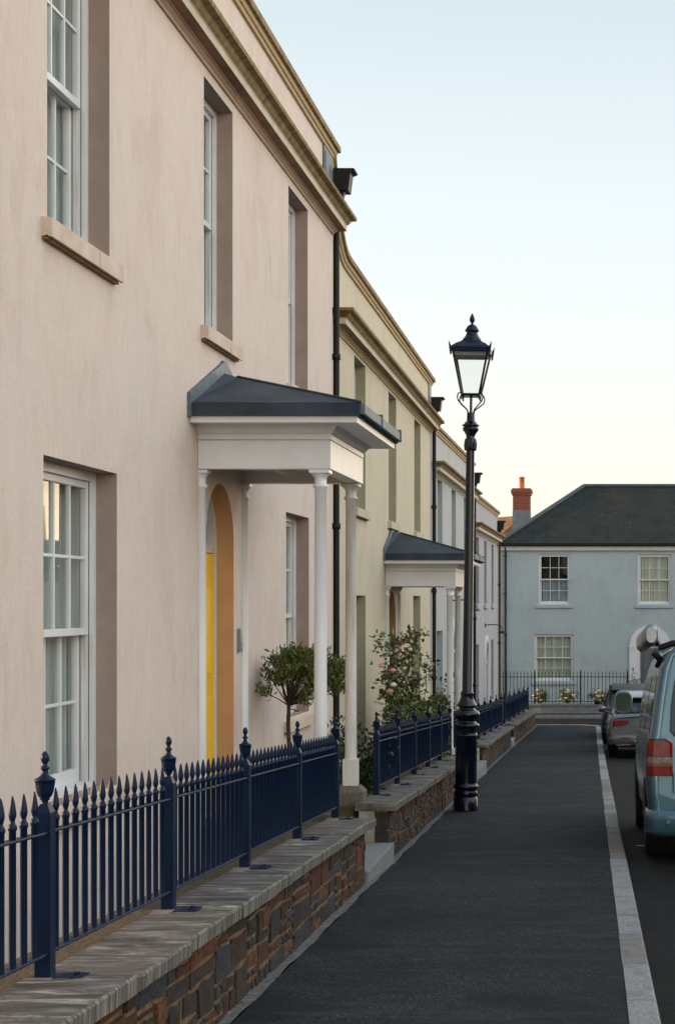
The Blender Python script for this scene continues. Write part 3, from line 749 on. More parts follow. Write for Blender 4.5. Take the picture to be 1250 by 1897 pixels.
o = mb.build('parapet_flashing', M['lead2'], pink, bevel=.004); o.location = (0, 0, zo_p)

# ---- olive house (slightly turned)
olive, zo_o, L_o = terrace_house('terrace_house', 'olive cream rendered house with a lead roofed porch and climbing roses', -3.14, 18.07, -3.30, 29.75, -4.2, 3.10, 4.12,
    M['olive'], M['olive_reveal'],
    [(20.05, 21.05, 1.19, 3.06, 3), (23.50, 24.43, 1.19, 3.06, 3), (26.97, 27.97, 1.19, 3.06, 3)],
    [(19.9, 21.07, -1.85, .08, 4), (26.8, 27.95, -1.85, .10, 4)], 23.9, True, TR_O, prev_h=5.09, warm=simple('olive_recess_glow', (.36, .22, .10), (.28, .17, .08), .85, 4), spring=-.30, dlow=-2.40, door_col='greendoor')  # warm glow of the doorway coloured into the olive recess
porch(olive, 23.95-18.07, -.78, zo_o)
grey, zo_g, L_g = terrace_house('terrace_house', 'pale grey white rendered house, third along behind the street lamp', -3.30, 29.76, -3.30, 38.65, -5.0, 2.38, 3.34,
    M['grey'], M['grey_reveal'],
    [(30.95, 31.85, .50, 2.353, 3), (33.7, 34.6, .50, 2.353, 3), (36.5, 37.4, .50, 2.353, 3)],
    [(30.8, 31.9, -2.3, -.56, 3), (36.4, 37.5, -2.3, -.56, 3)], 34.15, True, TR_G, spring=-1.0, dlow=-3.0, door_col='greydoor', curt='curtain')
lil, zo_l, L_l = terrace_house('terrace_house', 'lilac grey rendered house at the far end of the terrace', -3.30, 38.66, -3.30, 47.3, -5.2, 1.68, 2.65,
    M['lilac'], M['lilac_reveal'],
    [(39.9, 40.7, -.05, 1.60, 3), (42.4, 43.2, -.05, 1.60, 3), (45.0, 45.8, -.05, 1.60, 3)],
    [(39.8, 40.7, -2.75, -1.06, 3), (44.9, 45.8, -2.75, -1.06, 3)], 43.0, True, TR_G, spring=-1.55, dlow=-3.4, door_col='greydoor')
def arch_surround(parent, yc, spring, low, zo, r=.50, bw=.16, proj=.05, mat=None):
    mb = MB(); n = 20
    def arc(rr): return [(yc + rr*math.cos(math.pi*k/n), spring + rr*math.sin(math.pi*k/n)) for k in range(n+1)]
    O = [(yc+r+bw, low)] + arc(r+bw) + [(yc-r-bw, low)]; I = [(yc+r, low)] + arc(r) + [(yc-r, low)]
    for k in range(len(O)-1):
        mb.prism([O[k], O[k+1], I[k+1], I[k]], .001, proj, 'x')
    for s in (-1, 1):
        y = yc + s*(r+bw/2); mb.box(.0005, proj+.02, y-bw/2-.02, y+bw/2+.02, spring-.05, spring+.0)
    o = mb.build('door_surround', mat or M['white'], parent); o.location = (0, 0, zo); return o
arch_surround(lil, 43.0-38.66, -1.55, -3.4, zo_l)
arch_surround(grey, 34.15-29.76, -1.0, -3.0, zo_g)
def wall_lamp(parent, y, h, zo, reach=.45):
    mb = MB(); mb.lathe([(.045, -.006), (.045, .006)], 0, 0, 12)
    o = MB(); o.box(.001, .02, y-.05, y+.05, h-.06, h+.06)
    o.tube([(.0, y, h), (.15, y, h+.02), (reach-.06, y, h+.01), (reach, y, h-.03), (reach+.01, y, h-.12)], .013, 8)
    o.lathe([(.02, .06), (.05, .04), (.13, 0), (.135, -.01), (.05, -.0)], reach+.01, y, 16, z=h-.2)
    a = o.build('wall_lamp', M['iron_black'], parent); a.location = (0, 0, zo)
    g = MB(); g.lathe([(.0, -.13), (.035, -.12), (.05, -.07), (.045, -.01), (.02, .0)], reach+.01, y, 12, z=h-.2)
    g.build('lamp_globe', M['lampglass'], a)
    return a
wall_lamp(lil, 42.6-38.66, -.62, zo_l); wall_lamp(grey, 33.75-29.76, .02, zo_g)

drainpipe(pink, .03, 18.16-7.5, -3.0, 4.72, zo_p, hop=(4.60, 4.85), brackets=(2.75, .85, -.72, -1.9))
drainpipe(olive, .06, 29.83-18.07, -4.0, 3.62, zo_o, hop=(3.52, 3.77), brackets=(1.75, 0.2, -1.4))
drainpipe(grey, .06, 38.72-29.76, -4.6, 2.95, zo_g, hop=(2.84, 3.09), brackets=(1.2, -.4, -2.0))
drainpipe(lil, .06, 47.36-38.66, -5.0, 2.25, zo_l, hop=(2.12, 2.37), brackets=(.5, -1.2))
for par, zo, L, hh in ((olive, zo_o, L_o, 3.62),):
    mb = MB(); mb.box(.0015, .02, L-.45, L-.05, hh, hh+.36); o = mb.build('parapet_flashing', M['lead2'], par); o.location = (0, 0, zo)
    o.location = (0, 0, zo)

# ------------------------------------------------------------------ garden walls, coping and steps
def garden_wall(y0, y1, label, fine=True):
    org = (wx(y0)+X_WALL, y0, gz(y0)); e = empty('garden_wall', org); tag(e, label, 'garden wall', 'stone garden walls along the pavement')
    top = .43
    # core
    mb = MB(); ys = frange(y0, y1, .5)
    P = [[(wx(y)+X_WALL, y, gz(y)-.3), (wx(y)+X_WALL, y, gz(y)+top), (wx(y)+X_COPE_IN+.04, y, gz(y)+top), (wx(y)+X_COPE_IN+.04, y, gz(y)-.3)] for y in ys]
    for i in range(len(ys)-1):
        for k in range(4): mb.add([P[i][k], P[i][(k+1) % 4], P[i+1][(k+1) % 4], P[i+1][k]], [(0,1,2,3)])
    mb.add(P[0], [(0,1,2,3)]); mb.add(P[-1], [(3,2,1,0)])
    mb.build('mortar_core', M['mortar'], e, origin=org)
    # stones: irregular guillotine split of the face
    mb = MB(); sc = 1.0 if fine else 1.5
    def split(a, b, c, d, depth=0):
        w_, h_ = b-a, d-c
        if (w_ < .62*sc and h_ < .235*sc and (w_*h_ < .012*sc*sc or random.random() < .42)) or depth > 9:
            stone(a, b, c, d); return
        if w_/max(h_, 1e-3) > random.uniform(1.3, 4.2):
            t = random.uniform(.32, .68); m_ = a+w_*t; split(a, m_, c, d, depth+1); split(m_, b, c, d, depth+1)
        else:
            t = random.uniform(.32, .68); m_ = c+h_*t; split(a, b, c, m_, depth+1); split(a, b, m_, d, depth+1)
    def stone(a, b, c, d):
        g = random.uniform(.005, .012); a += g; b -= g; c += g; d -= g
        if b-a < .015 or d-c < .012: return
        j = min(.014, (d-c)*.16); rj = lambda: random.uniform(-j, j)*.9
        pr = random.uniform(.006, .020); m_ = random.choices(range(6), weights=[6, 3, 6, 1.6, 1.3, 6])[0]
        k = min(.007, (b-a)*.12, (d-c)*.12)
        base = [(a+rj()*1.5, c+rj()), ((a+b)/2, c+rj()*.9), (b+rj()*1.5, c+rj()), (b+rj()*.5, (c+d)/2), (b+rj(), d+rj()), ((a+b)/2, d+rj()*.6), (a+rj(), d+rj()), (a+rj()*.5, (c+d)/2)]
        cx_, cy_ = (a+b)/2, (c+d)/2
        V = []
        for s_, h_ in base: V.append((wx(s_)+X_WALL-.005, s_, gz(s_)+h_))
        ins = []
        for s_, h_ in base:
            l = math.hypot(s_-cx_, h_-cy_) or 1; ins.append((s_-(s_-cx_)/l*k, h_-(h_-cy_)/l*k))
        for s_, h_ in ins: V.append((wx(s_)+X_WALL+pr*.8+random.uniform(-.003, .003), s_, gz(s_)+h_))
        V.append((wx(cx_)+X_WALL+pr+random.uniform(-.004, .006), cx_, gz(cx_)+cy_))
        F = [(i, (i+1) % 8, (i+1) % 8+8, i+8) for i in range(8)] + [(i+8, (i+1) % 8+8, 16) for i in range(8)]
        mb.add(V, F, m_)
    y = y0
    while y < y1-.01:
        yy = min(y1, y+random.uniform(.5, .9)); 
        if y1-yy < .2: yy = y1
        split(y, yy, -.02, top-.005); y = yy
    for ye, sg in ((y0, -1), (y1, 1)):
        z_ = -.05
        while z_ < top-.03:
            h_ = min(random.uniform(.07, .16), top-.006-z_); xx = wx(ye)+X_WALL
            mb.box(xx-random.uniform(.10, .15), xx+.004, min(ye-sg*.06, ye+sg*.02), max(ye-sg*.06, ye+sg*.02), gz(ye)+z_+.006, gz(ye)+z_+h_-.006, random.choice([1, 2, 5, 5]))
            z_ += h_
    mb.build('stonework', STONES, e, origin=org)
    # coping slabs
    mb = MB(); y = y0-.04; yend = y1+.05
    while y < yend-.02:
        L = random.uniform(.75, 1.05); yy = min(yend, y+L)
        if yend-yy < .3: yy = yend
        dz = random.uniform(-.004, .006); n = 10; dx = random.uniform(-.006, .01)
        a_, b_ = y+.006, yy-.006; P = []
        for i in range(n+1):
            s = a_+(b_-a_)*i/n; jx = random.uniform(-.0035, .0035)+dx; jz = random.uniform(-.002, .002)
            zt = gz(s)+.488+dz; zb_ = gz(s)+top
            P.append([(wx(s)+X_COPE_IN, s, zb_), (wx(s)+X_COPE+jx, s, zb_), (wx(s)+X_COPE+jx+.003, s, zt-.008+jz), (wx(s)+X_COPE+jx-.006, s, zt+jz), (wx(s)+X_COPE_IN, s, zt)])
        rings(mb, P, mats=[0, 1, 1, 0, 0], capm=1)
        y = yy
    mb.build('coping', [M['coping'], M['coping_edge']], e, origin=org)
    return e
garden_wall(1.0, 11.95, 'rust and slate coloured stone garden wall before the pink house, nearest the viewer')
garden_wall(13.45, 25.0, 'stone garden wall before the olive house, behind the foot of the street lamp')
garden_wall(27.5, 37.3, 'stone garden wall just beyond the street lamp, with pale mortared end', False)
garden_wall(38.5, 48.3, 'farthest stone garden wall, ending at the street corner', False)
# granite steps in the gaps
def step(y0, y1, label, rise=.16, deep=1):
    zt = gz((y0+y1)/2)+rise; e = empty('door_step', (wx(y0)+X_WALL, y0, zt)); tag(e, label, 'step', 'granite steps in the wall gaps')
    mb = MB(); x1 = wx(y0)+X_WALL+.03; mb.box(x1-.36, x1, y0, y1, gz(y1)-.3, zt); mb.build('tread', M['granite'], e, origin=tuple(e.location), bevel=.008)
    mb = MB(); mb.box(x1-1.0, x1-.365, y0-.02, y1+.02, gz(y1)-.3, zt+.17); mb.build('upper_tread', M['granite'], e, origin=tuple(e.location), bevel=.008)
    return e
step(11.99, 13.42, 'pale granite step in the gap between the pink and olive house walls', .13)
step(25.05, 27.45, 'granite step in the wall gap just beyond the street lamp')
step(37.35, 38.45, 'granite step in the far wall gap')
# rendered pier face at the near end of the second wall
mb = MB(); y = 13.45; mb.box(wx(y)+X_COPE_IN+.03, wx(y)+X_WALL-.10, y-.03, y+.06, gz(y)-.1, gz(y)+.428)
o = mb.build('wall_end_pier', simple('stained_render', (.32, .29, .24), (.16, .145, .12), .9, 9, bmp=.4), None, origin=(wx(y)+X_WALL-.2, y, gz(y))); o.location = (wx(y)+X_WALL-.2, y, gz(y))
tag(o, 'stained rendered slab closing the near end of the olive house wall', 'wall end')
mb = MB(); y = 27.5; mb.box(wx(y)+X_COPE_IN+.03, wx(y)+X_WALL-.04, y-.03, y+.06, gz(y)-.1, gz(y)+.428)
o = mb.build('wall_end_pier', M['trim_buff'], None, origin=(wx(y)+X_WALL-.2, y, gz(y))); o.location = (wx(y)+X_WALL-.2, y, gz(y))
tag(o, 'pale rendered slab closing the wall end just right of the street lamp base', 'wall end')

# ------------------------------------------------------------------ railings
FH = .488
def mesh_of(mb, name, mats):
    me = bpy.data.meshes.new(name); me.from_pydata(mb.v, [], mb.f)
    for k in (mats if isinstance(mats, list) else [mats]): me.materials.append(k)
    me.polygons.foreach_set('material_index', mb.m); me.polygons.foreach_set('use_smooth', mb.sm); me.update(); return me
mb = MB(); r = .0115
mb.lathe([(r, .0), (r, .440), (r*1.2, .443), (r*1.28, .450), (r*1.2, .456), (r*.85, .462), (r*.62, .469), (r*.80, .476), (r*1.05, .486), (r*1.08, .494), (r*.85, .515), (r*.5, .537), (r*.2, .548), (.0005, .551)], 0, 0, 10)
BAR = mesh_of(mb, 'bar', M['fence'])
mb = MB(); mb.box(-.026, .026, -.026, .026, .0, .545)
mb.lathe([(.0365, 0), (.036, .006), (.030, .016), (.022, .028), (.016, .034)], 0, 0, 4, z=.545, smooth=False)
POST = mesh_of(mb, 'post', M['fence'])
mb = MB()
mb.lathe([(.014, 0), (.012, .010), (.013, .016), (.021, .022), (.018, .028), (.026, .035), (.034, .055), (.0385, .085), (.040, .105), (.042, .106), (.042, .111), (.030, .118), (.017, .128), (.012, .145), (.013, .152), (.021, .158), (.016, .165), (.010, .172), (.010, .180), (.0155, .190), (.0175, .202), (.015, .216), (.008, .228), (.001, .233)], 0, 0, 20)
URN = mesh_of(mb, 'urn_finial', M['fence'])
mb = MB(); mb.box(-.045, .13, -.055, .055, 0, .008)
mb.lathe([(.011, 0), (.011, .006)], .095, .03, 6, z=.008); mb.lathe([(.011, 0), (.011, .006)], .095, -.03, 6, z=.008)
PLATE = mesh_of(mb, 'base_plate', M['fence'])
mb = MB(); mb.box(-.006, .006, -.12, .0, -.004, .004); SHOE = mesh_of(mb, 'shoe', M['fence'])
mb = MB(); mb.add([(-.03, -.20, 0), (.03, -.20, 0), (.045, .0, 0), (-.045, .0, 0), (-.03, -.20, .008), (.03, -.20, .008), (.045, .0, .008), (-.045, .0, .008)], [(4,5,6,7), (0,1,5,4), (1,2,6,5), (3,0,4,7)])
FOOT = mesh_of(mb, 'steel_foot', simple('primed_steel', (.22, .17, .15), (.14, .10, .09), .7, 9))
def ob(name, me, parent, loc):
    o = bpy.data.objects.new(name, me); C.objects.link(o); o.parent = parent; o.location = loc; return o
def railing(posts, label, nb=14, bar_parts=True):
    y = posts[0]; org = Vector((wx(y)+X_FENCE, y, gz(y)+FH)); e = empty('railing', org); tag(e, label, 'railing', 'navy iron railings on the garden walls')
    P = lambda y: Vector((wx(y)+X_FENCE, y, gz(y)+FH))
    for y in posts:
        p = ob('post', POST, e, P(y)-org); u_ = ob('urn_finial', URN, p, (0, 0, .576)); u_.scale = (.80, .80, .76); ob('base_plate', PLATE, p, (0, 0, .0)); ob('steel_foot', FOOT, p, (-.01, -.03, .001))
    for a, b in zip(posts[:-1], posts[1:]):
        A, B = P(a), P(b)
        mb = MB()
        for h, t in ((.484, .012), (.085, .012)):
            q0, q1 = A+Vector((0, .026, h)), B+Vector((0, -.026, h))
            mb.add([(q0.x-.016, q0.y, q0.z-.005), (q0.x+.020, q0.y, q0.z-.005), (q0.x+.020, q0.y, q0.z+.005), (q0.x-.016, q0.y, q0.z+.005),
                    (q1.x-.016, q1.y, q1.z-.005), (q1.x+.020, q1.y, q1.z-.005), (q1.x+.020, q1.y, q1.z+.005), (q1.x-.016, q1.y, q1.z+.005)],
                   [(0,1,5,4), (1,2,6,5), (2,3,7,6), (3,0,4,7)])
        mid = P(a)
        pn = mb.build('rail_panel', M['fence'], e, origin=tuple(mid), bevel=.003); pn.location = mid-org
        for k in range(1, nb+1):
            t = k/(nb+1.0); q = A.lerp(B, t)
            ob('bar', BAR, pn, q-mid+Vector((0, 0, .075)))
    return e
railing([3.8] + [5.36+1.64*i for i in range(5)], 'navy iron railing with urn finials before the pink house, nearest the viewer', 14)
railing([14.42+1.72*i for i in range(7)], 'navy iron railing before the olive house, behind the street lamp', 14)
railing([27.9+1.88*i for i in range(6)], 'navy iron railing just beyond the street lamp', 14)
railing([38.3+1.95*i for i in range(6)], 'farthest navy iron railing, ending at the street corner', 14)

# ------------------------------------------------------------------ street lamp
LY = 19.1; lx = (862-1130)*LY/3000
e = empty('street_lamp', (lx, LY, gz(LY))); e.rotation_euler = (0, R(.78), 0)
tag(e, 'tall black cast iron street lamp with four sided glass lantern on the pavement', 'street lamp')
mb = MB()
prof = [(.142, .0), (.142, .155), (.128, .165), (.125, .175), (.14, .19), (.143, .215), (.132, .235), (.128, .245), (.130, .26), (.150, .285), (.148, .30), (.130, .315), (.128, .34),
        (.127, .55), (.122, .88), (.126, .885), (.126, .90), (.121, .905), (.118, .985), (.150, 1.0), (.152, 1.015), (.135, 1.035), (.108, 1.05), (.104, 1.07),
        (.128, 1.09), (.152, 1.12), (.158, 1.145), (.140, 1.175), (.100, 1.20), (.088, 1.215), (.092, 1.225), (.120, 1.24), (.118, 1.25), (.098, 1.28), (.080, 1.32), (.072, 1.36), (.078, 1.375), (.080, 1.395), (.066, 1.41),
        (.060, 1.42), (.050, 4.24), (.049, 4.26)]
mb.lathe(prof, 0, 0, 28)
mb.lathe([(.056, 4.25), (.062, 4.27), (.062, 4.37), (.056, 4.395), (.050, 4.41), (.056, 4.44), (.078, 4.475), (.094, 4.495), (.096, 4.515), (.085, 4.53), (.078, 4.535), (.102, 4.545), (.104, 4.555), (.080, 4.565), (.066, 4.59), (.048, 4.60), (.046, 4.70)], 0, 0, 24)
for k in range(10):
    a = 2*math.pi*k/10; mb.tube([(.060*math.cos(a), .060*math.sin(a), 4.255), (.064*math.cos(a), .064*math.sin(a), 4.32), (.058*math.cos(a), .058*math.sin(a), 4.39)], [.012, .015, .01], 6)
mb.build('column', M['iron_lamp'], e)
mb = MB(); mb.box(-.05, .05, -.131, -.124, .92, .98)
mb.build('access_plate', M['iron_lamp'], e)
ZB = 4.905; ZT = 5.415; wb, wt = .102, .205     # lantern glass bottom and top half-widths
mb = MB(); mb.tube([(0, 0, 4.68), (0, 0, ZB)], .016, 8)
for k in range(4):
    a = math.pi/4 + k*math.pi/2; c_, s_ = math.cos(a), math.sin(a)
    rr = [(.040, 4.70), (.062, 4.755), (.13, 4.80), (.195, 4.845), (.212, 4.89), (.195, 4.935), (.155, 4.945), (.128, 4.91)]
    mb.tube([(q*c_, q*s_, z-.02) for q, z in rr], .008, 6)
mb.build('cradle', M['iron_lamp'], e)
mb = MB()
def corner(k, wdt): return (wdt*(1 if k in (0, 3) else -1), wdt*(1 if k in (0, 1) else -1))
for k in range(4):
    b0 = corner(k, wb); t0 = corner(k, wt); b1 = corner((k+1) % 4, wb); t1 = corner((k+1) % 4, wt)
    mb.tube([(b0[0], b0[1], ZB-.06), (b0[0], b0[1], ZB)], .010, 6)
    mb.tube([(*b0, ZB), (*t0, ZT)], .013, 4); mb.tube([(*b0, ZB), (*b1, ZB)], .016, 4); mb.tube([(*t0, ZT), (*t1, ZT)], .018, 4)
mb.box(-wb, wb, -wb, wb, ZB-.012, ZB-.004)
mb.build('lantern_frame', M['iron_lamp'], e)
for k in range(4):
    b0 = corner(k, wb); t0 = corner(k, wt); b1 = corner((k+1) % 4, wb); t1 = corner((k+1) % 4, wt)
    mb = MB(); mb.add([(*b0, ZB), (*b1, ZB), (*t1, ZT), (*t0, ZT)], [(0, 1, 2, 3)]); mb.build('pane', M['lampglass'], e)
mb = MB(); mb.box(-.186, .186, -.186, .186, ZT-.062, ZT-.01)
mb.build('light_tray', simple('grey_light_tray', (.20, .21, .20), (.12, .13, .12), .6, 12), e)
mb = MB(); rt = wt*1.4142
mb.lathe([(rt+.015, -.015), (rt+.035, .03), (rt+.02, .045), (.24, .085), (.165, .115), (.158, .125)], 0, 0, 4, z=ZT, smooth=False)
for k in range(4):
    t0 = corner(k, wt+.018); d = Vector((t0[0], t0[1], 0)).normalized()
    mb.tube([(t0[0], t0[1], ZT-.06), (t0[0]+d.x*.012, t0[1]+d.y*.012, ZT+.03), (t0[0]+d.x*.035, t0[1]+d.y*.035, ZT+.095)], [.012, .017, .003], 6)
mb.lathe([(p_, q_*.94) for p_, q_ in [(.115, .12), (.118, .135), (.106, .165), (.085, .19), (.070, .22), (.062, .25), (.082, .262), (.085, .268), (.074, .29), (.055, .325), (.034, .342), (.016, .350), (.013, .365), (.028, .385), (.033, .41), (.025, .44), (.010, .475), (.001, .49)]], 0, 0, 20, z=ZT)
mb.build('hood', M['lamp_top'], e)

# ------------------------------------------------------------------ plants
def leaf(mb, p, size, wd=.4, m=0, up=.2):
    d = Vector((random.gauss(0, 1), random.gauss(0, 1), random.gauss(0, 1)+up)).normalized()
    s = d.cross(Vector((random.gauss(0, 1), random.gauss(0, 1), random.gauss(0, 1)))).normalized()
    L = size*random.uniform(.7, 1.3); W = L*wd/2; n = d.cross(s)*L*.12
    a = Vector(p); mb.add([a, a+d*L*.5+s*W+n, a+d*L, a+d*L*.5-s*W+n], [(0, 1, 2), (0, 2, 3)], m)
def bay_tree():
    y = 14.25; x = (535-1130)*y/3000; zg = gz(y)+.05
    e = empty('bay_tree', (x, y, zg)); tag(e, 'clipped bay tree with a bare stem behind the near railing, between porch columns', 'tree')
    zc = EYE + (1115-1256)*y/3000; cx_ = (561-1130)*y/3000 - x; zc -= zg
    zf = zc - .225
    tr = MB(); tr.tube([(0, 0, .2), (.005, 0, zf-.45), (-.008, .01, zf-.2), (0, 0, zf)], [.024, .02, .018, .017], 8)
    cl = MB(); tips = []
    for k in range(58):
        a = random.uniform(0, 2*math.pi); el = random.uniform(-.12, 1.0); u = random.uniform(.75, 1)
        tx = cx_ + .44*math.cos(a)*math.cos(el*1.4)*u; ty = .34*math.sin(a)*math.cos(el*1.4)*u; tz = zc - .06 + .25*math.sin(el*1.4)*u - (.05 if el < .1 else 0) + random.uniform(0, .05)
        mid = Vector((tx*.50, ty*.50, zf+(tz-zf)*.45))
        tr.tube([(0, 0, zf-.02), mid+Vector((random.gauss(0, .02), random.gauss(0, .02), random.gauss(0, .015))), (tx, ty, tz)], [.008, .0045, .0025], 5)
        tips.append(Vector((tx, ty, tz)))
        for q in range(3):
            t = random.uniform(.5, .95); c = mid.lerp(Vector((tx, ty, tz)), t); tips.append(c + Vector((random.gauss(0, .035), random.gauss(0, .035), random.gauss(0, .03))))
    for c in tips:
        for k in range(19):
            leaf(cl, c+Vector((random.gauss(0, .030), random.gauss(0, .030), random.gauss(.012, .028))), .052, .34, up=1.5)
    tr.tube([(.0, 0, zf-.05), (.06, 0, zf-.06), (.09, 0, zf-.075)], [.005, .004, .003], 5)
    for k in range(6): leaf(cl, (.04+random.uniform(0, .04), 0, zf-.07), .04, .4)
    tr.build('trunk', M['bark'], e); cl.build('crown', M['bay'], e)
    mb = MB(); mb.lathe([(.11, 0), (.15, .26), (.16, .27), (.16, .30), (.14, .30), (.13, .27), (.0, .27)], 0, 0, 20); mb.build('pot', M['pot'], e)
bay_tree()
def flower(mb, p, r, m=0):
    for k in range(3):
        n = 7; rr = r*(1-.28*k)
        pts = [Vector(p)+Vector((0, 0, r*.25*k))]
        for i in range(n):
            a = 2*math.pi*i/n+k; pts.append(Vector(p)+Vector((rr*math.cos(a)*random.uniform(.85, 1.1), rr*math.sin(a)*random.uniform(.85, 1.1), rr*random.uniform(.15, .5)+r*.3*k)))
        mb.add(pts, [(0, i+1, (i+1) % n+1) for i in range(n)], m)
    n = 8
    mb.lathe([(r*.35, -r*.5), (r*.85, -r*.2), (r*.95, r*.1), (r*.7, r*.45), (r*.25, r*.6)], p[0], p[1], 8, m, z=p[2])
def climbing_rose(u0, u1, vt, y, label, nst=10, nfl=12, dens=1.0, seed=1, x_spread=.35, flmats=('petal_pink', 'petal_white'), group='garden plants behind the railings', leafsize=.068):
    random.seed(seed)
    xa, xb = (u0-1130)*y/3000, (u1-1130)*y/3000; xc = (xa+xb)/2; zg = gz(y)+.05; H = EYE+(1115-vt)*y/3000 - zg
    e = empty('rose_bush', (xc, y, zg)); tag(e, label, 'rose bush', group)
    st = MB(); lf = MB(); fl = MB()
    for k in range(nst):
        bx_ = random.gauss(0, .10); h_f = random.uniform(.45, 1.0); by = random.uniform(-.15, .15)*2; h_f = random.uniform(.93, 1.0) if k < 3 else h_f; tx = random.uniform(xa-xc, xb-xc)*(1.45-1.0*h_f); h = H*h_f
        ty = by+random.uniform(-.5, .6)
        pts = []; 
        for i in range(7):
            t = i/6; pts.append(Vector((bx_+(tx-bx_)*t**1.3+random.gauss(0, .015), by+(ty-by)*t, h*(1-(1-t)**1.35)+(-.05 if i == 6 else 0))))
        st.tube(pts, [.008, .007, .006, .005, .004, .003, .002], 5)
        for i in range(6):
            n_ = int(9*dens*(1.15 if i > 2 else .8))
            for q in range(n_):
                t = random.random(); c = pts[i].lerp(pts[i+1], t) + Vector((random.gauss(0, .055), random.gauss(0, .09), random.gauss(0, .04)))
                m_ = 1 if (random.random() < (.22 if i > 4 else .04)) else 0
                for _ in range(3): leaf(lf, c+Vector((random.gauss(0, .02), random.gauss(0, .02), random.gauss(0, .015))), leafsize, .62, m_, up=-.1)
    for k in range(nfl):
        p = (random.uniform((xa-xc)*.6, (xb-xc)*.6), random.uniform(-.6, -.1), H*random.uniform(.42, .88)); fl = MB(); flower(fl, p, random.uniform(.035, .052)); fl.build('flower', M[random.choice(flmats)], e)
    st.build('stem', M['bark'], e); lf.build('foliage', [M['rose_leaf'], M['rose_leaf_red']], e)
    return e
climbing_rose(690, 765, 1160, 20.2, 'tall climbing rose with pink and cream blooms left of the olive porch columns', 12, 6, 1.05, 3)
climbing_rose(715, 800, 1158, 21.3, 'tall climbing rose with reddish young leaves right beside the olive house downpipe', 12, 4, 1.1, 5)
climbing_rose(775, 832, 1275, 22.4, 'low rose bush behind the railing, right of the tall climbing roses', 10, 4, 1.4, 9)
climbing_rose(818, 846, 1235, 25.5, 'thin straggly rose by the far column of the olive porch', 3, 1, .35, 12)
def shrub(x, y, r, h, label, mat='shrub', n=900, seed=1, ls=.06, zg=None, name='shrub', cat='shrub', flowers=0, group=None, fr=.045):
    random.seed(seed); zg = gz(y)+.05 if zg is None else zg
    e = empty(name, (x, y, zg)); tag(e, label, cat, group); lf = MB(); st = MB(); cs = []
    for k in range(16):
        a = random.uniform(0, 6.28); q = r*random.uniform(.2, .85); c = Vector((q*math.cos(a), q*math.sin(a), h*random.uniform(.35, .92)*(1-.3*(q/r)**2)))
        cs.append(c); st.tube([(0, 0, 0), (c.x*.4, c.y*.4, c.z*.5), c], [.010, .007, .004], 5)
    for k in range(n):
        c = random.choice(cs); leaf(lf, c+Vector((random.gauss(0, r*.2), random.gauss(0, r*.2), random.gauss(0, h*.11))), ls, .5, up=.4)
    st.build('stem', M['bark'], e); lf.build('foliage', M[mat], e)
    if flowers:
        for k in range(flowers):
            fl = MB(); a = random.uniform(3.3, 6.1); q = r*random.uniform(.1, 1.0)
            flower(fl, (q*math.cos(a), q*math.sin(a)*.9, h*random.uniform(.35, 1.0)*(1-.35*(q/r)**2)), fr*random.uniform(.8, 1.3)); fl.build('flower', M['petal_white'], e)
    return e
shrub((672-1130)*15.4/3000, 15.4, .27, 1.03, 'dark leafy shrub behind the granite plinth of the pink porch', n=1500, seed=4)
shrub((632-1130)*16.8/3000, 16.8, .18, 1.1, 'dark leafy shrub at the foot of the black downpipe', n=500, seed=6)
shrub((735-1130)*19.4/3000, 19.4, .35, 1.15, 'low leafy shrub under the tall climbing roses', n=1300, seed=14)

# ------------------------------------------------------------------ blue house across the end of the street
BY = 58.0; pm = 3000/BY
bx = lambda u: (u-1130)/pm
bh = lambda v: (1115-v)/pm
XL = bx(924); zb = gz(54); e = empty('house', (XL, BY, zb), R(-90)); tag(e, 'duck egg blue rendered house with a hipped slate roof across the end of the street', 'house')
zo = EYE - zb; bs = lambda u: bx(u)-XL
wins = [(997, 1056, 1120, 1026, 3, True), (1181, 1243, 1120, 1027, 3, False), (989, 1062, 1262, 1175, 4, False), (1330, 1392, 1120, 1027, 3, False), (1330, 1400, 1262, 1175, 4, False)]
ops = [(bs(a), bs(b), bh(c), bh(d), False) for a, b, c, d, *_ in wins]
da, db = bs(1184), bs(1223); dsp = bh(1197)
ops.append((da, db, bh(1290), dsp+(db-da)/2, True))
LB = bs(1480)
mb = MB(); wall_front(mb, 0, LB, -5.0, bh(1013), ops, .25, 0, 1, 1); shell(mb, 0, LB, -5.0, bh(1013), 8.4, 0)
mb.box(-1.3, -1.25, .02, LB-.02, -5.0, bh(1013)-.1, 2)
blue = e
o = mb.build('wall', [M['blue'], simple('blue_reveal_shade', (.27, .36, .40), None, .9, 5), M['dark']], e); o.location = (0, 0, zo)  # reveal colour darkened to stand in for shade in the openings
for i, (a, b, c, d, n, bl) in enumerate(wins):
    cu = 'curtain_warm' if i != 0 else 'blind'
    wobj = window(e, bs(a), bs(b), bh(c), bh(d), n, zo, depth=.06, curtain=cu, sillm=M['blue'])
    if i == 0:
        for ch in wobj.children:
            if ch.name.startswith('curtain'):
                me = ch.data
                zc = (bh(c)+bh(d))/2+.02
                for vtx in me.vertices:
                    if vtx.co.z > zc: vtx.co.z = zc
                ch.name = 'blind'
mb = MB(); mb.box(.001, .10, -.1, LB+.1, bh(1020), bh(1012.5)); o = mb.build('fascia', simple('cream_fascia', (.55, .54, .50), None, .7, 4), e); o.location = (0, 0, zo)
mb = MB(); mb.box(.05, .20, -.15, LB+.15, bh(1012), bh(1006)); o = mb.build('gutter', M['iron_black'], e, bevel=.02); o.location = (0, 0, zo)
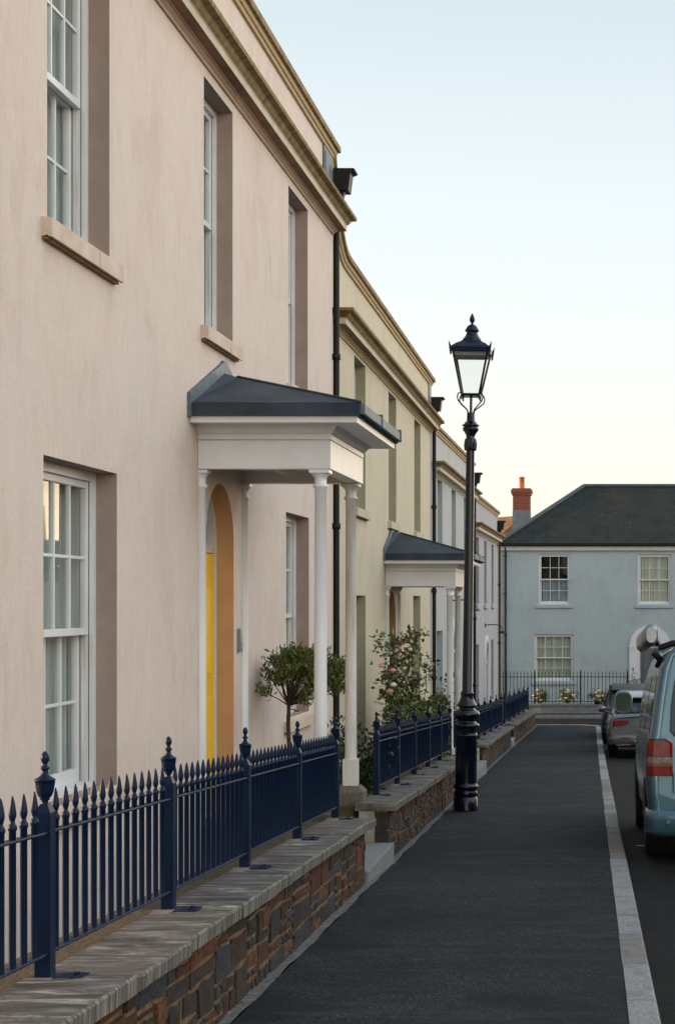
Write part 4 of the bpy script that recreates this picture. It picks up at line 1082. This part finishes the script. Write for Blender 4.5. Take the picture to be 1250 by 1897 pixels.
# hipped roof with UVs for the tiles
def roof_mesh(name, faces, mats, parent, zo):
    me = bpy.data.meshes.new(name); V = []; F = []; mi = []
    for f, m_ in faces:
        F.append(tuple(range(len(V), len(V)+len(f)))); V += f; mi.append(m_)
    me.from_pydata(V, [], F); uv = me.uv_layers.new(name='UVMap')
    for p in me.polygons:
        n = p.normal; ax = Vector((0, 0, 1)).cross(n); ax = ax.normalized() if ax.length > 1e-4 else Vector((1, 0, 0)); ay = n.cross(ax)
        for li in p.loop_indices:
            co = me.vertices[me.loops[li].vertex_index].co; uv.data[li].uv = (co.dot(ax), co.dot(ay))
    for k in mats: me.materials.append(k)
    me.polygons.foreach_set('material_index', mi); me.update()
    o = bpy.data.objects.new(name, me); C.objects.link(o); o.parent = parent; o.location = (0, 0, zo); return o
he, hr = bh(1009), (1115-901)*(BY+4.2)/3000
xe = .12; hip = (1082-1130)*(BY+4.2)/3000 - XL
A, B_, C_, D_ = (xe, -.12, he), (xe, LB+.12, he), (-8.52, LB+.12, he), (-8.52, -.12, he)
Rg0, Rg1 = (-4.2, hip, hr), (-4.2, LB-hip, hr)
rf = roof_mesh('roof', [([A, B_, Rg1, Rg0], 0), ([D_, A, Rg0], 0), ([C_, D_, Rg0, Rg1], 0), ([B_, C_, Rg1], 0)], [M['slate']], e, zo)
mb = MB()
for p, q in ((A, Rg0), (Rg0, Rg1), (D_, Rg0), (B_, Rg1)): mb.tube([(p[0], p[1], p[2]+.02), (q[0], q[1], q[2]+.02)], .085, 6)
mb.build('ridge_tiles', simple('ridge_tiles', (.05, .07, .085), (.03, .042, .05), .6, 5), rf)
# door
d_ = front_door(e, (da+db)/2, bh(1290), dsp, db-da, zo, M['greydoor'], depth=.10)
arch_surround(e, (da+db)/2, dsp, bh(1290), zo, r=(db-da)/2, bw=.36, proj=.07)
drainpipe(e, .07, bs(936), -5.0, bh(1014), zo, brackets=(bh(1030), bh(1100), bh(1175)), r=.045)
mb = MB(); mb.box(.071, .09, bs(1171.5), bs(1173), bh(1243), bh(1237)); o = mb.build('doorbell', M['iron_black'], e); o.location = (0, 0, zo)

# house behind with the brick chimney
hy = 66.0; e = empty('house', ((900-1130)*hy/3000, hy, gz(54))); tag(e, 'house with sunlit brown tiled roof and red brick chimney behind the blue house', 'house'); zo2 = EYE-gz(54)
X0 = e.location.x
mb = MB(); mb.box(-4.0, 1.6, 0, 8, -1.0, (1115-988)*hy/3000+EYE-gz(54)-.05); mb.build('wall', M['trim_buff'], e)
# roof slopes down towards the left so the low sun catches it
zr = lambda v: (1115-v)*hy/3000+zo2
px = lambda u: (u-1130)*hy/3000-X0
zrd = lambda v, d: (1115-v)*(hy+d)/3000+zo2
pxd = lambda u, d: (u-1130)*(hy+d)/3000-X0
RA, RB, RC, RD = (pxd(967, 3), 3, zrd(955, 3)), (pxd(900, 5), 5, zrd(955, 3)), (pxd(850, 0), 0, zrd(1012, 0)), (pxd(905, -.6), -.6, zrd(1012, 0))
roof_mesh('roof', [([RD, RA, RB, (RB[0]-1.3, 2.0, RD[2])], 0), ([RD, (RD[0]+2.6, 1.2, RD[2]), RA], 0), ([RA, (RD[0]+2.6, 1.2, RD[2]), (RD[0]+2.6, 8, RD[2]), RB], 0)], [M['brown_tiles']], e, 0)
mb = MB()
x0_, x1_ = px(948), px(980)
mb.box(x0_, x1_, 0.6, 1.35, zr(960), zr(915)); mb.box(x0_-.04, x1_+.04, .56, 1.39, zr(915), zr(911)); mb.box(x0_-.08, x1_+.08, .52, 1.43, zr(911), zr(905)); mb.box(x0_-.03, x1_+.03, .57, 1.38, zr(905), zr(902.5))
ch = mb.build('chimney', M['brick'], e)
mb = MB(); mb.box(x0_-.01, x1_+.01, .585, 1.365, zr(990), zr(944)); mb.build('chimney_base', M['leadgrey'], ch)
mb = MB(); mb.lathe([(.12, 0), (.125, .03), (.115, .06), (.105, .44), (.13, .45), (.13, .50), (.10, .505)], (x0_+x1_)/2, .97, 16, z=zr(903)); mb.build('chimney_pot', M['terracotta'], ch)

# railing and low wall before the blue house
WY = 54.9; wp = 3000/WY
fx = lambda u: (u-1130)/wp
ztop = EYE + (1115-1304)/wp
e = empty('low_wall', (fx(985), WY, gz(54))); org = tuple(e.location)
tag(e, 'low rendered wall with pale coping under the railing of the blue house', 'low wall')
mb = MB()
arcp = [(fx(1300), WY), (fx(1010), WY), (fx(997), WY-.02), (fx(989), WY-.12), (fx(984), WY-.3)]
arcp = [(fx(1300), WY), (fx(985)+.3, WY), (fx(985)-.1, WY+.06), (fx(940), WY+.12), (fx(900), WY+.12)]
for (a, b) in zip(arcp[:-1], arcp[1:]):
    mb.add([(a[0], a[1], gz(54)-.1), (b[0], b[1], gz(54)-.1), (b[0], b[1], ztop-.07), (a[0], a[1], ztop-.07), (a[0], a[1]+.2, gz(54)-.1), (b[0], b[1]+.2, gz(54)-.1), (b[0], b[1]+.2, ztop-.07), (a[0], a[1]+.2, ztop-.07)], [(0,1,2,3), (7,6,5,4), (3,2,6,7)])
mb.build('wall', simple('grey_render', (.22, .23, .23), (.15, .155, .155), .9, 5, bmp=.3), e, origin=org)
mb = MB()
for (a, b) in zip(arcp[:-1], arcp[1:]):
    mb.add([(a[0], a[1]-.04, ztop-.07), (b[0], b[1]-.04, ztop-.07), (b[0], b[1]-.04, ztop), (a[0], a[1]-.04, ztop), (a[0], a[1]+.24, ztop-.07), (b[0], b[1]+.24, ztop-.07), (b[0], b[1]+.24, ztop), (a[0], a[1]+.24, ztop)], [(0,1,2,3), (7,6,5,4), (3,2,6,7), (0,4,5,1)])
mb.build('coping', M['granite'], e, origin=org)
FY = WY+.12; e = empty('railing', (fx(925), FY, ztop)); tag(e, 'thin dark railing with spiked bars across the front of the blue house', 'railing')
org = Vector(e.location); hT = (1304-1243)/wp
mb = MB(); mb.lathe([(.009, 0), (.009, hT-.12), (.016, hT-.10), (.010, hT-.05), (.001, hT)], 0, 0, 6); BAR2 = mesh_of(mb, 'bar', M['iron_black'])
mb = MB(); mb.box(-.025, .025, -.025, .025, 0, hT-.03); mb.lathe([(.025, 0), (.012, .03), (.02, .05), (.001, .09)], 0, 0, 8, z=hT-.03); POST2 = mesh_of(mb, 'post', M['iron_black'])
pl = [925, 990, 1075, 1162]
for u in pl: ob('post', POST2, e, Vector((fx(u), FY, ztop))-org)
for a, b in zip(pl[:-1], pl[1:]):
    mb = MB(); mb.box(fx(a)+.02, fx(b)-.02, FY-.012, FY+.012, ztop+hT*.80, ztop+hT*.82); mb.box(fx(a)+.02, fx(b)-.02, FY-.012, FY+.012, ztop+.06, ztop+.08)
    m0 = Vector((fx(a), FY, ztop)); pn = mb.build('rail_panel', M['iron_black'], e, origin=tuple(m0)); pn.location = m0-org
    n = int(round((fx(b)-fx(a))/.118))
    for k in range(1, n): ob('bar', BAR2, pn, Vector(((fx(b)-fx(a))*k/n, 0, .0)))
for i, (u, r_, nf, lb) in enumerate(((999, .30, 11, 'white rose bush behind the railing, left of the window of the blue house'), (1050, .36, 20, 'white rose bush under the ground floor window of the blue house'), (1108, .38, 22, 'white rose bush between window and door of the blue house'))):
    shrub((u-1130)*55.6/3000, 55.6, r_, .56, lb, n=900, seed=20+i, zg=ztop-.12, flowers=nf, name='rose_bush', cat='rose bush', group='white rose bushes before the blue house', mat='rose_leaf', fr=.055)
shrub((1176-1130)*56.5/3000, 56.5, .35, 1.15, 'rounded green shrub beside the arched door of the blue house', n=700, seed=31, zg=ztop-.2)

# ------------------------------------------------------------------ vehicles
def loft(mb, secs, m=0, cap=True, smooth=True):
    """secs: list of closed rings (same count)"""
    n = len(secs[0]); base = len(mb.v)
    pts = [p for s in secs for p in s]
    fs = [(j*n+i, j*n+(i+1) % n, (j+1)*n+(i+1) % n, (j+1)*n+i) for j in range(len(secs)-1) for i in range(n)]
    mb.add(pts, fs, m, smooth)
    if cap: mb.add(secs[0], [tuple(reversed(range(n)))], m); mb.add(secs[-1], [tuple(range(n))], m)
def ring(y, half, ysh=None):
    """half: list of (w,z) from bottom centre up to top centre; mirrored. ysh optional per-point y offset"""
    L = []; ys = ysh or [0]*len(half)
    for (w_, z_), d in zip(half, ys): L.append((w_, y+d, z_))
    for (w_, z_), d in zip(reversed(half), reversed(ys)):
        if w_ > 1e-6: L.append((-w_, y+d, z_))
    return L
def wheel(parent, x, y, r=.33, wd=.22, side=-1):
    e = empty('wheel', (x, y, r), 0, parent)
    mb = MB(); mb.lathe([(r*.62, -wd/2), (r*.94, -wd/2), (r, -wd/2+.03), (r, wd/2-.03), (r*.94, wd/2), (r*.62, wd/2)], 0, 0, 28)
    t = mb.build('tyre', M['rubber'], e); t.rotation_euler = (0, R(90), 0)
    mb = MB(); mb.lathe([(.03, -wd/2+.035), (r*.5, -wd/2+.05), (r*.60, -wd/2+.02), (r*.64, -wd/2+.01), (r*.64, wd/2-.01), (.03, wd/2-.035)], 0, 0, 20)
    for k in range(5):
        a = 2*math.pi*k/5; mb.tube([(.03*math.cos(a), .03*math.sin(a), -wd/2+.028), (r*.58*math.cos(a), r*.58*math.sin(a), -wd/2+.018)], .022, 6); mb.tube([(.03*math.cos(a), .03*math.sin(a), wd/2-.028), (r*.58*math.cos(a), r*.58*math.sin(a), wd/2-.018)], .022, 6)
    t = mb.build('rim', M['alloy'], e); t.rotation_euler = (0, R(90), 0)
    return e
def subsurf(o, lv=2):
    md = o.modifiers.new('sub', 'SUBSURF'); md.levels = lv; md.render_levels = lv; return o

def van():
    y0 = 14.25; ang = math.atan(.0123)
    slope = -math.atan(.0533)
    xl = (1199-1130)*y0/3000       # left body side at the rear
    HW = .955
    e = empty('camper_van', (xl+HW, y0, gz(y0)-.10)); e.rotation_euler = (slope, 0, ang)
    tag(e, 'pale blue camper van parked at the kerb, cut off by the right edge', 'van')
    def half(k=1.0, top=1.965, zl=.30, tw=1.0):
        return [(0, zl), (.55*k, zl), (.86*k, zl+.005), (.935*k, .40), (.950*k, .62), (.955*k, .90), (.950*k, 1.06), (.925*k, 1.16), (.885*k*tw, 1.45), (.84*k*tw, 1.72), (.79*k*tw, 1.85), (.70*k*tw, top-.045), (.45*k, top-.008), (0, top)]
    lean = lambda s: [s*max(0, (z-.95))*.13 for _, z in half()]
    mb = MB(); secs = []
    secs.append(ring(0.02, [(w_*.90, .34 + (z-.34)*.985) for w_, z in half()], lean(1)))
    secs.append(ring(0.0, [(w_*.935, z) for w_, z in half()], lean(1)))
    secs.append(ring(.035, [(w_*.975, z) for w_, z in half()], lean(1)))
    secs.append(ring(.10, half(), lean(.9)))
    secs.append(ring(.5, half(), lean(.4)))
    secs.append(ring(1.5, half())); secs.append(ring(2.8, half()))
    secs.append(ring(3.35, half(1, 1.95, tw=.99)))
    fr = [(0, .30), (.55, .30), (.86, .31), (.93, .40), (.945, .62), (.95, .88), (.94, 1.0), (.91, 1.06), (.85, 1.15), (.80, 1.32), (.74, 1.45), (.66, 1.50), (.42, 1.52), (0, 1.53)]
    secs.append(ring(3.95, fr))
    fr2 = [(0, .30), (.55, .30), (.84, .31), (.91, .40), (.92, .62), (.92, .84), (.90, .95), (.86, .99), (.80, 1.02), (.74, 1.05), (.68, 1.07), (.6, 1.08), (.4, 1.09), (0, 1.10)]
    secs.append(ring(4.45, fr2))
    fr3 = [(0, .30), (.5, .30), (.76, .32), (.82, .40), (.83, .6), (.82, .74), (.80, .80), (.76, .82), (.7, .84), (.64, .85), (.58, .86), (.5, .87), (.3, .88), (0, .88)]
    secs.append(ring(4.85, fr3))
    loft(mb, secs); o = mb.build('body', M['van'], e)
    # rear window and side glass (left side) set just proud of the body
    def on_side(z):      # body half width at z
        H_ = half()[3:]; 
        for (w0, z0), (w1, z1) in zip(H_[:-1], H_[1:]):
            if z0 <= z <= z1: return w0+(w1-w0)*(z-z0)/(z1-z0)
        return .9
    def sidewin(name, ya, yb, za, zbm, sgn):
        mb = MB(); n = 6; pts = []
        def P(yy, z): return (sgn*(on_side(z)+.004), yy + (max(0, z-.95)*.05 if yy < 1 else 0), z)
        r_ = .06; out = []
        for (cy, cz, a0) in ((yb-r_, zbm-r_, 0), (ya+r_, zbm-r_, 90), (ya+r_, za+r_, 180), (yb-r_, za+r_, 270)):
            for k in range(4): a = R(a0+30*k); out.append(P(cy+r_*math.cos(a), cz+r_*math.sin(a)))
        N = len(out); c = P((ya+yb)/2, (za+zbm)/2)
        # rows of quads follow the side curve
        rows = 5; mb2 = MB(); g = []
        for j in range(rows+1):
            z = za+(zbm-za)*j/rows; ins = .03 if j in (0, rows) else 0; g.append([P(ya+ins, z), P(yb-ins, z)])
        for j in range(rows): mb2.add([g[j][0], g[j][1], g[j+1][1], g[j+1][0]], [(0,1,2,3)], 0, True)
        return mb2.build(name, M['tint'], e)
    for sgn in (-1, 1):
        sidewin('side_window', .22, 1.45, 1.14, 1.66, sgn); sidewin('side_window', 1.55, 2.7, 1.14, 1.66, sgn); sidewin('door_window', 2.85, 3.45, 1.12, 1.64, sgn)
    def rear_y(z): return max(0, z-.95)*.13
    mb = MB(); za, zc = 1.12, 1.70
    rowsW = [(za, .70), (za+.05, .745), (1.4, .735), (1.62, .70), (zc, .64)]
    for (z0, w0), (z1, w1) in zip(rowsW[:-1], rowsW[1:]):
        mb.add([(-w0, rear_y(z0)-.005+.0, z0), (w0, rear_y(z0)-.005, z0), (w1, rear_y(z1)-.005, z1), (-w1, rear_y(z1)-.005, z1)], [(0,1,2,3)], 0)
    mb.build('rear_window', M['tint'], e)
    # tail lights wrap the corner
    for sgn in (-1, 1):
        mb = MB(); Z = [.772, .780, .855, .860, .885, .888, .940, .946, 1.06, 1.085, 1.10]; mats = [2, 0, 2, 3, 2, 1, 2, 0, 0, 2]
        def outline(z):
            k = on_side(z)
            return [(sgn*(k+.006), .17, z), (sgn*(k+.008), .10, z), (sgn*(k*.985+.008), .03, z), (sgn*(k*.945), -.008+rear_y(z)*.5, z), (sgn*(.76 if z < 1.06 else .76+(z-1.06)*1.6), -.012+rear_y(z)*.8, z), (sgn*(.73 if z < 1.06 else .73+(z-1.06)*1.6), .03, z)]
        L = [outline(z) for z in Z]
        for j in range(len(Z)-1):
            for i in range(5): mb.add([L[j][i], L[j][i+1], L[j+1][i+1], L[j+1][i]], [(0,1,2,3)], mats[j])
        mb.add(L[0], [(0,1,2,3,4,5)]); mb.add(L[-1], [(0,1,2,3,4,5)])
        mb.build('tail_light', [M['tail_red'], M['tail_clear'], M['trimblack'], simple('amber_lens', (.34, .10, .04), (.18, .05, .02), .2, 25)], e)
    # bumper
    mb = MB(); S = []
    for (x, y) in ((-.965, .42), (-.975, .12), (-.95, -.02), (-.86, -.09), (-.6, -.115), (0, -.125), (.6, -.115), (.86, -.09), (.95, -.02), (.975, .12), (.965, .42)):
        d = .10 if abs(x) < .95 else .05
        S.append([(x*.975, y+.05, .245), (x, y+.01, .29), (x, y+.0, .42), (x*.99, y+.015, .465), (x*.95, y+.10, .485), (x*.93, y+.12, .245)])
    loft(mb, S, 0, False)
    mb.build('bumper', M['van'], e)
    for x in (-.78, .78, -.3, .3):
        mb = MB(); mb.lathe([(.02, 0), (.022, .004), (.014, .008)], 0, 0, 12); s = mb.build('parking_sensor', M['van'], e); s.rotation_euler = (R(90), 0, 0); s.location = (x, -.105 if abs(x) > .5 else -.121, .37)
    # tailgate shut lines
    mb = MB()
    for sgn in (-1, 1):
        mb.tube([(sgn*.725, -.0035, .62), (sgn*.728, -.0035, .80)], .004, 4)
    mb.build('tailgate_seam', M['trimblack'], e)
    for x in (-.84, .84):
        for y in (.85, 3.85): wheel(e, x, y)
    # wheel arches
    mb = MB()
    for sgn in (-1, 1):
        for y in (.85, 3.85):
            for k in range(12):
                a0, a1 = math.pi*k/12, math.pi*(k+1)/12; q = .40
                mb.add([(sgn*.957, y+q*math.cos(a0), .33+q*math.sin(a0)), (sgn*.957, y+q*math.cos(a1), .33+q*math.sin(a1)), (sgn*.957, y, .33)], [(0,1,2)])
    mb.build('wheel_arch', M['trimblack'], e)
    # door handle, fuel-side chrome, mirrors
    for sgn in (-1, 1):
        m_ = empty('door_mirror', (sgn*.98, 3.62, 1.36), 0, e)
        mb = MB(); P = []
        for k in range(16):
            a = 2*math.pi*k/16; P.append((.105*math.copysign(abs(math.cos(a))**.6, math.cos(a)), .125*math.copysign(abs(math.sin(a))**.6, math.sin(a))))
        cx_ = sgn*.115
        secs2 = [[(cx_+p[0]*.92, -.06, p[1]*.92+.03) for p in P], [(cx_+p[0], -.045, p[1]+.03) for p in P], [(cx_+p[0]*.95, .03, p[1]*.95+.03) for p in P], [(cx_+p[0]*.55, .09, p[1]*.6+.03) for p in P]]
        loft(mb, secs2); mb.box(-.04 if sgn > 0 else -.02, .04, -.02, .04, -.07, -.02); mb.build('mirror_housing', M['van'], m_)
        mb = MB(); mb.add([(cx_+p[0]*.82, -.0625, p[1]*.82+.03) for p in P], [tuple(range(16))]); mb.build('mirror_glass', M['mirrorglass'], m_)
    mb = MB()
    for sgn in (-1,):
        mb.tube([(sgn*.965, 2.72, .98), (sgn*.985, 2.76, .98), (sgn*.985, 2.90, .98), (sgn*.965, 2.94, .98)], .012, 6)
    mb.build('door_handle', M['chrome'], e)
    # roof: pop-top lid, gutter and side awning with its bracket
    mb = MB(); secs = [ring(y, [(0, 1.95), (.62, 1.93), (.70, 1.935), (.70, 1.97), (.60, 2.03+d), (.3, 2.06+d), (0, 2.07+d)]) for y, d in ((.34, -.05), (.42, -.01), (.7, 0), (3.0, 0), (3.3, -.04))]
    loft(mb, secs); mb.build('pop_top_roof', simple('bright_blue_roof_paint', (.06, .19, .36), None, .25, 3, coat=.6), e)
    mb = MB(); secs = []
    for y, k in ((.30, .75), (.32, 1), (3.0, 1), (3.02, .7)):
        P = []
        for i in range(14):
            a = 2*math.pi*i/14; P.append((-.905+.062*k*math.copysign(abs(math.cos(a))**.75, math.cos(a)), y, 2.03+.095*k*math.copysign(abs(math.sin(a))**.75, math.sin(a))))
        secs.append(P)
    loft(mb, secs); mb.build('roof_awning', M['chrome'], e)
    mb = MB(); mb.tube([(-.84, .28, 1.91), (-.72, .25, 1.95), (-.55, .26, 1.97)], .028, 8); mb.build('roof_strap', M['iron_black'], e)
    mb = MB(); mb.tube([(-.89, .27, 1.87), (-.82, .29, 1.80), (-.86, .33, 1.74)], [.03, .035, .02], 8); mb.build('awning_bracket', M['iron_black'], e)
    mb = MB(); mb.tube([(-.90, .5, 2.08), (-.90, .5, 2.12)], [.012, .02], 8)
    mb.build('awning_knob', M['iron_black'], e)
    mb = MB(); mb.box(-.26, .26, -.132, -.127, .68, .79); mb.build('number_plate', simple('plate', (.55, .42, .05), None, .5, 3), e)
van()

def car(name, label, y0, u_left, paintm, W=1.8, H=1.44, L=4.3, conv=False):
    xl = (u_left-1130)*y0/3000; e = empty(name, (xl+W/2, y0, gz(y0)-.105)); e.rotation_euler = (-math.atan((gz(y0)-gz(y0+3))/3), 0, math.atan(.0123)); tag(e, label, 'car')
    k = W/2
    mb = MB()
    def half(z0, zb, w_=1.0): return [(0, z0), (.6*k*w_, z0), (.92*k*w_, z0+.03), (.985*k*w_, z0+.16), (k*w_, .58), (.985*k*w_, .72), (.95*k*w_, zb-.05), (.86*k*w_, zb), (.4*k*w_, zb+.02), (0, zb+.025)]
    secs = [ring(.05, half(.34, .84, .86)), ring(.0, half(.30, .88, .92)), ring(.10, half(.26, .93, .98)), ring(.45, half(.22, .95)), ring(1.2, half(.2, .94)), ring(2.4, half(.2, .92)), ring(3.2, half(.2, .90)), ring(3.9, half(.24, .80, .96)), ring(4.2, half(.28, .68, .88)), ring(L, half(.34, .60, .7))]
    loft(mb, secs); o = mb.build('body', paintm, e)
    # greenhouse
    mb = MB()
    def gh(y, zb, zt, wb_, wt_, d=0): return [(-wb_*k, y, zb), (wb_*k, y, zb), (wt_*k, y+d, zt-.02), (wt_*.8*k, y+d, zt), (-wt_*.8*k, y+d, zt), (-wt_*k, y+d, zt-.02)]
    loft(mb, [gh(.28, .92, .98, .86, .78), gh(.55, .92, H-.14, .88, .70), gh(.80, .92, H-.05, .90, .69), gh(1.4, .92, H-.03, .91, .70), gh(2.2, .92, H-.05, .91, .70), gh(2.9, .91, 1.10, .90, .74), gh(3.2, .90, .93, .86, .8)], smooth=False)
    mb.build('windows', M['tint'], e)
    mb = MB()
    loft(mb, [[(-.70*k, .42, H-.16), (.70*k, .42, H-.16), (.70*k, .42, H-.14), (-.70*k, .42, H-.14)], [(-.715*k, .80, H-.07), (.715*k, .80, H-.07), (.68*k, .80, H-.025), (-.68*k, .80, H-.025)], [(-.715*k, 1.5, H-.05), (.715*k, 1.5, H-.05), (.68*k, 1.5, H), (-.68*k, 1.5, H)], [(-.715*k, 2.2, H-.07), (.715*k, 2.2, H-.07), (.66*k, 2.2, H-.03), (-.66*k, 2.2, H-.03)]])
    for s in (-1, 1):
        mb.tube([(s*.885*k, .32, .93), (s*.74*k, .62, H-.12)], .045, 6); mb.tube([(s*.92*k, 1.75, .93), (s*.72*k, 1.7, H-.06)], .03, 6); mb.tube([(s*.88*k, 3.05, .92), (s*.70*k, 2.2, H-.06)], .03, 6)
    mb.build('roof', paintm if not conv else M['trimblack'], e)
    for s in (-1, 1):
        mb = MB()
        z = [(.70, .64, .985), (.74, .50, .98), (.80, .48, .97), (.84, .60, .93)]
        P = [[(s*k*w1+s*.004, .26, zz), (s*k*(w1-.03), .07, zz), (s*k*(w1-.14), -.004+(.01 if zz > .8 else 0), zz), (s*k*w0, -.002+(.02 if zz > .82 else 0), zz)] for zz, w0, w1 in z]
        for a, b in zip(P[:-1], P[1:]):
            for i in range(3): mb.add([a[i], a[i+1], b[i+1], b[i]], [(0,1,2,3)])
        mb.build('tail_light', M['tail_red'], e)
        m_ = empty('door_mirror', (s*k*1.0, 2.75, .98), 0, e)
        mb = MB(); mb.lathe([(.02, -.07), (.07, -.055), (.085, 0), (.07, .06), (.02, .07)], s*.10, 0, 12); mb.box(-.03, .05, -.03, .03, -.06, -.03); mb.build('mirror_housing', M['trimblack'] if conv else paintm, m_)
        for y in (.80, 3.35): wheel(e, s*(k-.13), y, .32, .2)
    mb = MB()
    for s in (-1, 1):
        for y in (.80, 3.35):
            for q in range(12):
                a0, a1 = math.pi*q/12, math.pi*(q+1)/12; r_ = .37
                mb.add([(s*(k+.002), y+r_*math.cos(a0), .30+r_*math.sin(a0)), (s*(k+.002), y+r_*math.cos(a1), .30+r_*math.sin(a1)), (s*(k+.002), y, .26)], [(0,1,2)])
    mb.build('wheel_arch', M['trimblack'], e)
    mb = MB(); S = []
    for x, y in ((-k*.97, .30), (-k*.93, .04), (-k*.8, -.04), (0, -.06), (k*.8, -.04), (k*.93, .04), (k*.97, .30)):
        S.append([(x, y, .30), (x*1.01, y-.012, .36), (x*1.01, y-.012, .46), (x, y+.01, .50), (x*.95, y+.08, .50), (x*.95, y+.08, .28)])
    loft(mb, S, 0, False)
    mb.build('bumper', paintm, e)
    mb = MB(); mb.box(-k*.72, k*.72, -.068, -.02, .29, .345); mb.build('diffuser', M['trimblack'], e)
    mb = MB(); mb.box(-k*.8, -k*.45, -.072, -.05, .285, .297); mb.box(k*.45, k*.8, -.072, -.05, .285, .297); mb.build('exhaust_trim', M['chrome'], e)
    mb = MB(); mb.box(-k*.70, -k*.48, -.074, -.05, .42, .445); mb.box(k*.48, k*.70, -.074, -.05, .42, .445); mb.build('reflector', M['tail_red'], e)
    mb = MB(); mb.box(-.26, .26, -.012, .0, .60, .71); mb.build('number_plate', simple('car_plate', (.55, .42, .05), None, .5, 3), e)
    return e
car('parked_car', 'silver grey hatchback parked ahead of the camper van, red tail light showing', 34.5, 1125, M['silver'], 1.8, 1.44)
car('parked_car', 'dark navy car parked farthest along, beyond the silver hatchback', 40.8, 1114, M['navycar'], 1.85, 1.50, conv=True)

# ------------------------------------------------------------------ houses across the road, seen in the window glass
e = empty('house', (12.5, 2.0, gz(10)), 0); tag(e, 'cream cottage row over the road, mirrored in the ground floor window glass', 'house')
mb = MB(); mb.box(0, 7, 0, 36, -2.5, 5.0); mb.build('wall', M['trim_buff'], e)
roof_mesh('roof', [([(-.3, -.3, 4.95), (-.3, 36.3, 4.95), (3.5, 36.3, 7.4), (3.5, -.3, 7.4)], 0), ([(7.3, -.3, 4.95), (7.3, 36.3, 4.95), (3.5, 36.3, 7.4), (3.5, -.3, 7.4)], 0)], [M['slate']], e, 0)
mb = MB()
for y in (2, 13, 24, 35): mb.box(3.0, 4.0, y-.4, y+.4, 6.6, 8.6); mb.lathe([(.14, 0), (.12, .5), (.14, .52)], 3.5, y, 12, z=8.6)
mb.build('chimney', M['brick'], e)
mb = MB()
for y in range(2, 35, 3):
    for z in (.2, 2.9): mb.box(-.02, .02, y, y+1.0, z, z+1.5)
mb.build('window', M['tint'], e)
e = empty('house', (10.0, 52.0, gz(52)), 0); tag(e, 'low corner cottage far over the road, its chimneys mirrored in the window glass', 'house')
mb = MB(); mb.box(0, 7, 0, 12, -.5, 4.4); mb.build('wall', M['trim_buff'], e)
roof_mesh('roof', [([(-.3, -.3, 4.4), (-.3, 12.3, 4.4), (3.5, 12.3, 6.0), (3.5, -.3, 6.0)], 0), ([(7.3, -.3, 4.4), (7.3, 12.3, 4.4), (3.5, 12.3, 6.0), (3.5, -.3, 6.0)], 0), ([(0, 0, 4.4), (7, 0, 4.4), (3.5, 0, 5.95)], 0)], [M['slate']], e, 0)
for y in (1.0, 4.0, 11.0):
    mb = MB(); mb.box(3.1, 3.9, y-.35, y+.35, 5.6, 7.1); mb.lathe([(.14, 0), (.12, .5), (.14, .52)], 3.5, y, 12, z=7.1); mb.build('chimney', M['brick'], e)
random.seed(1)
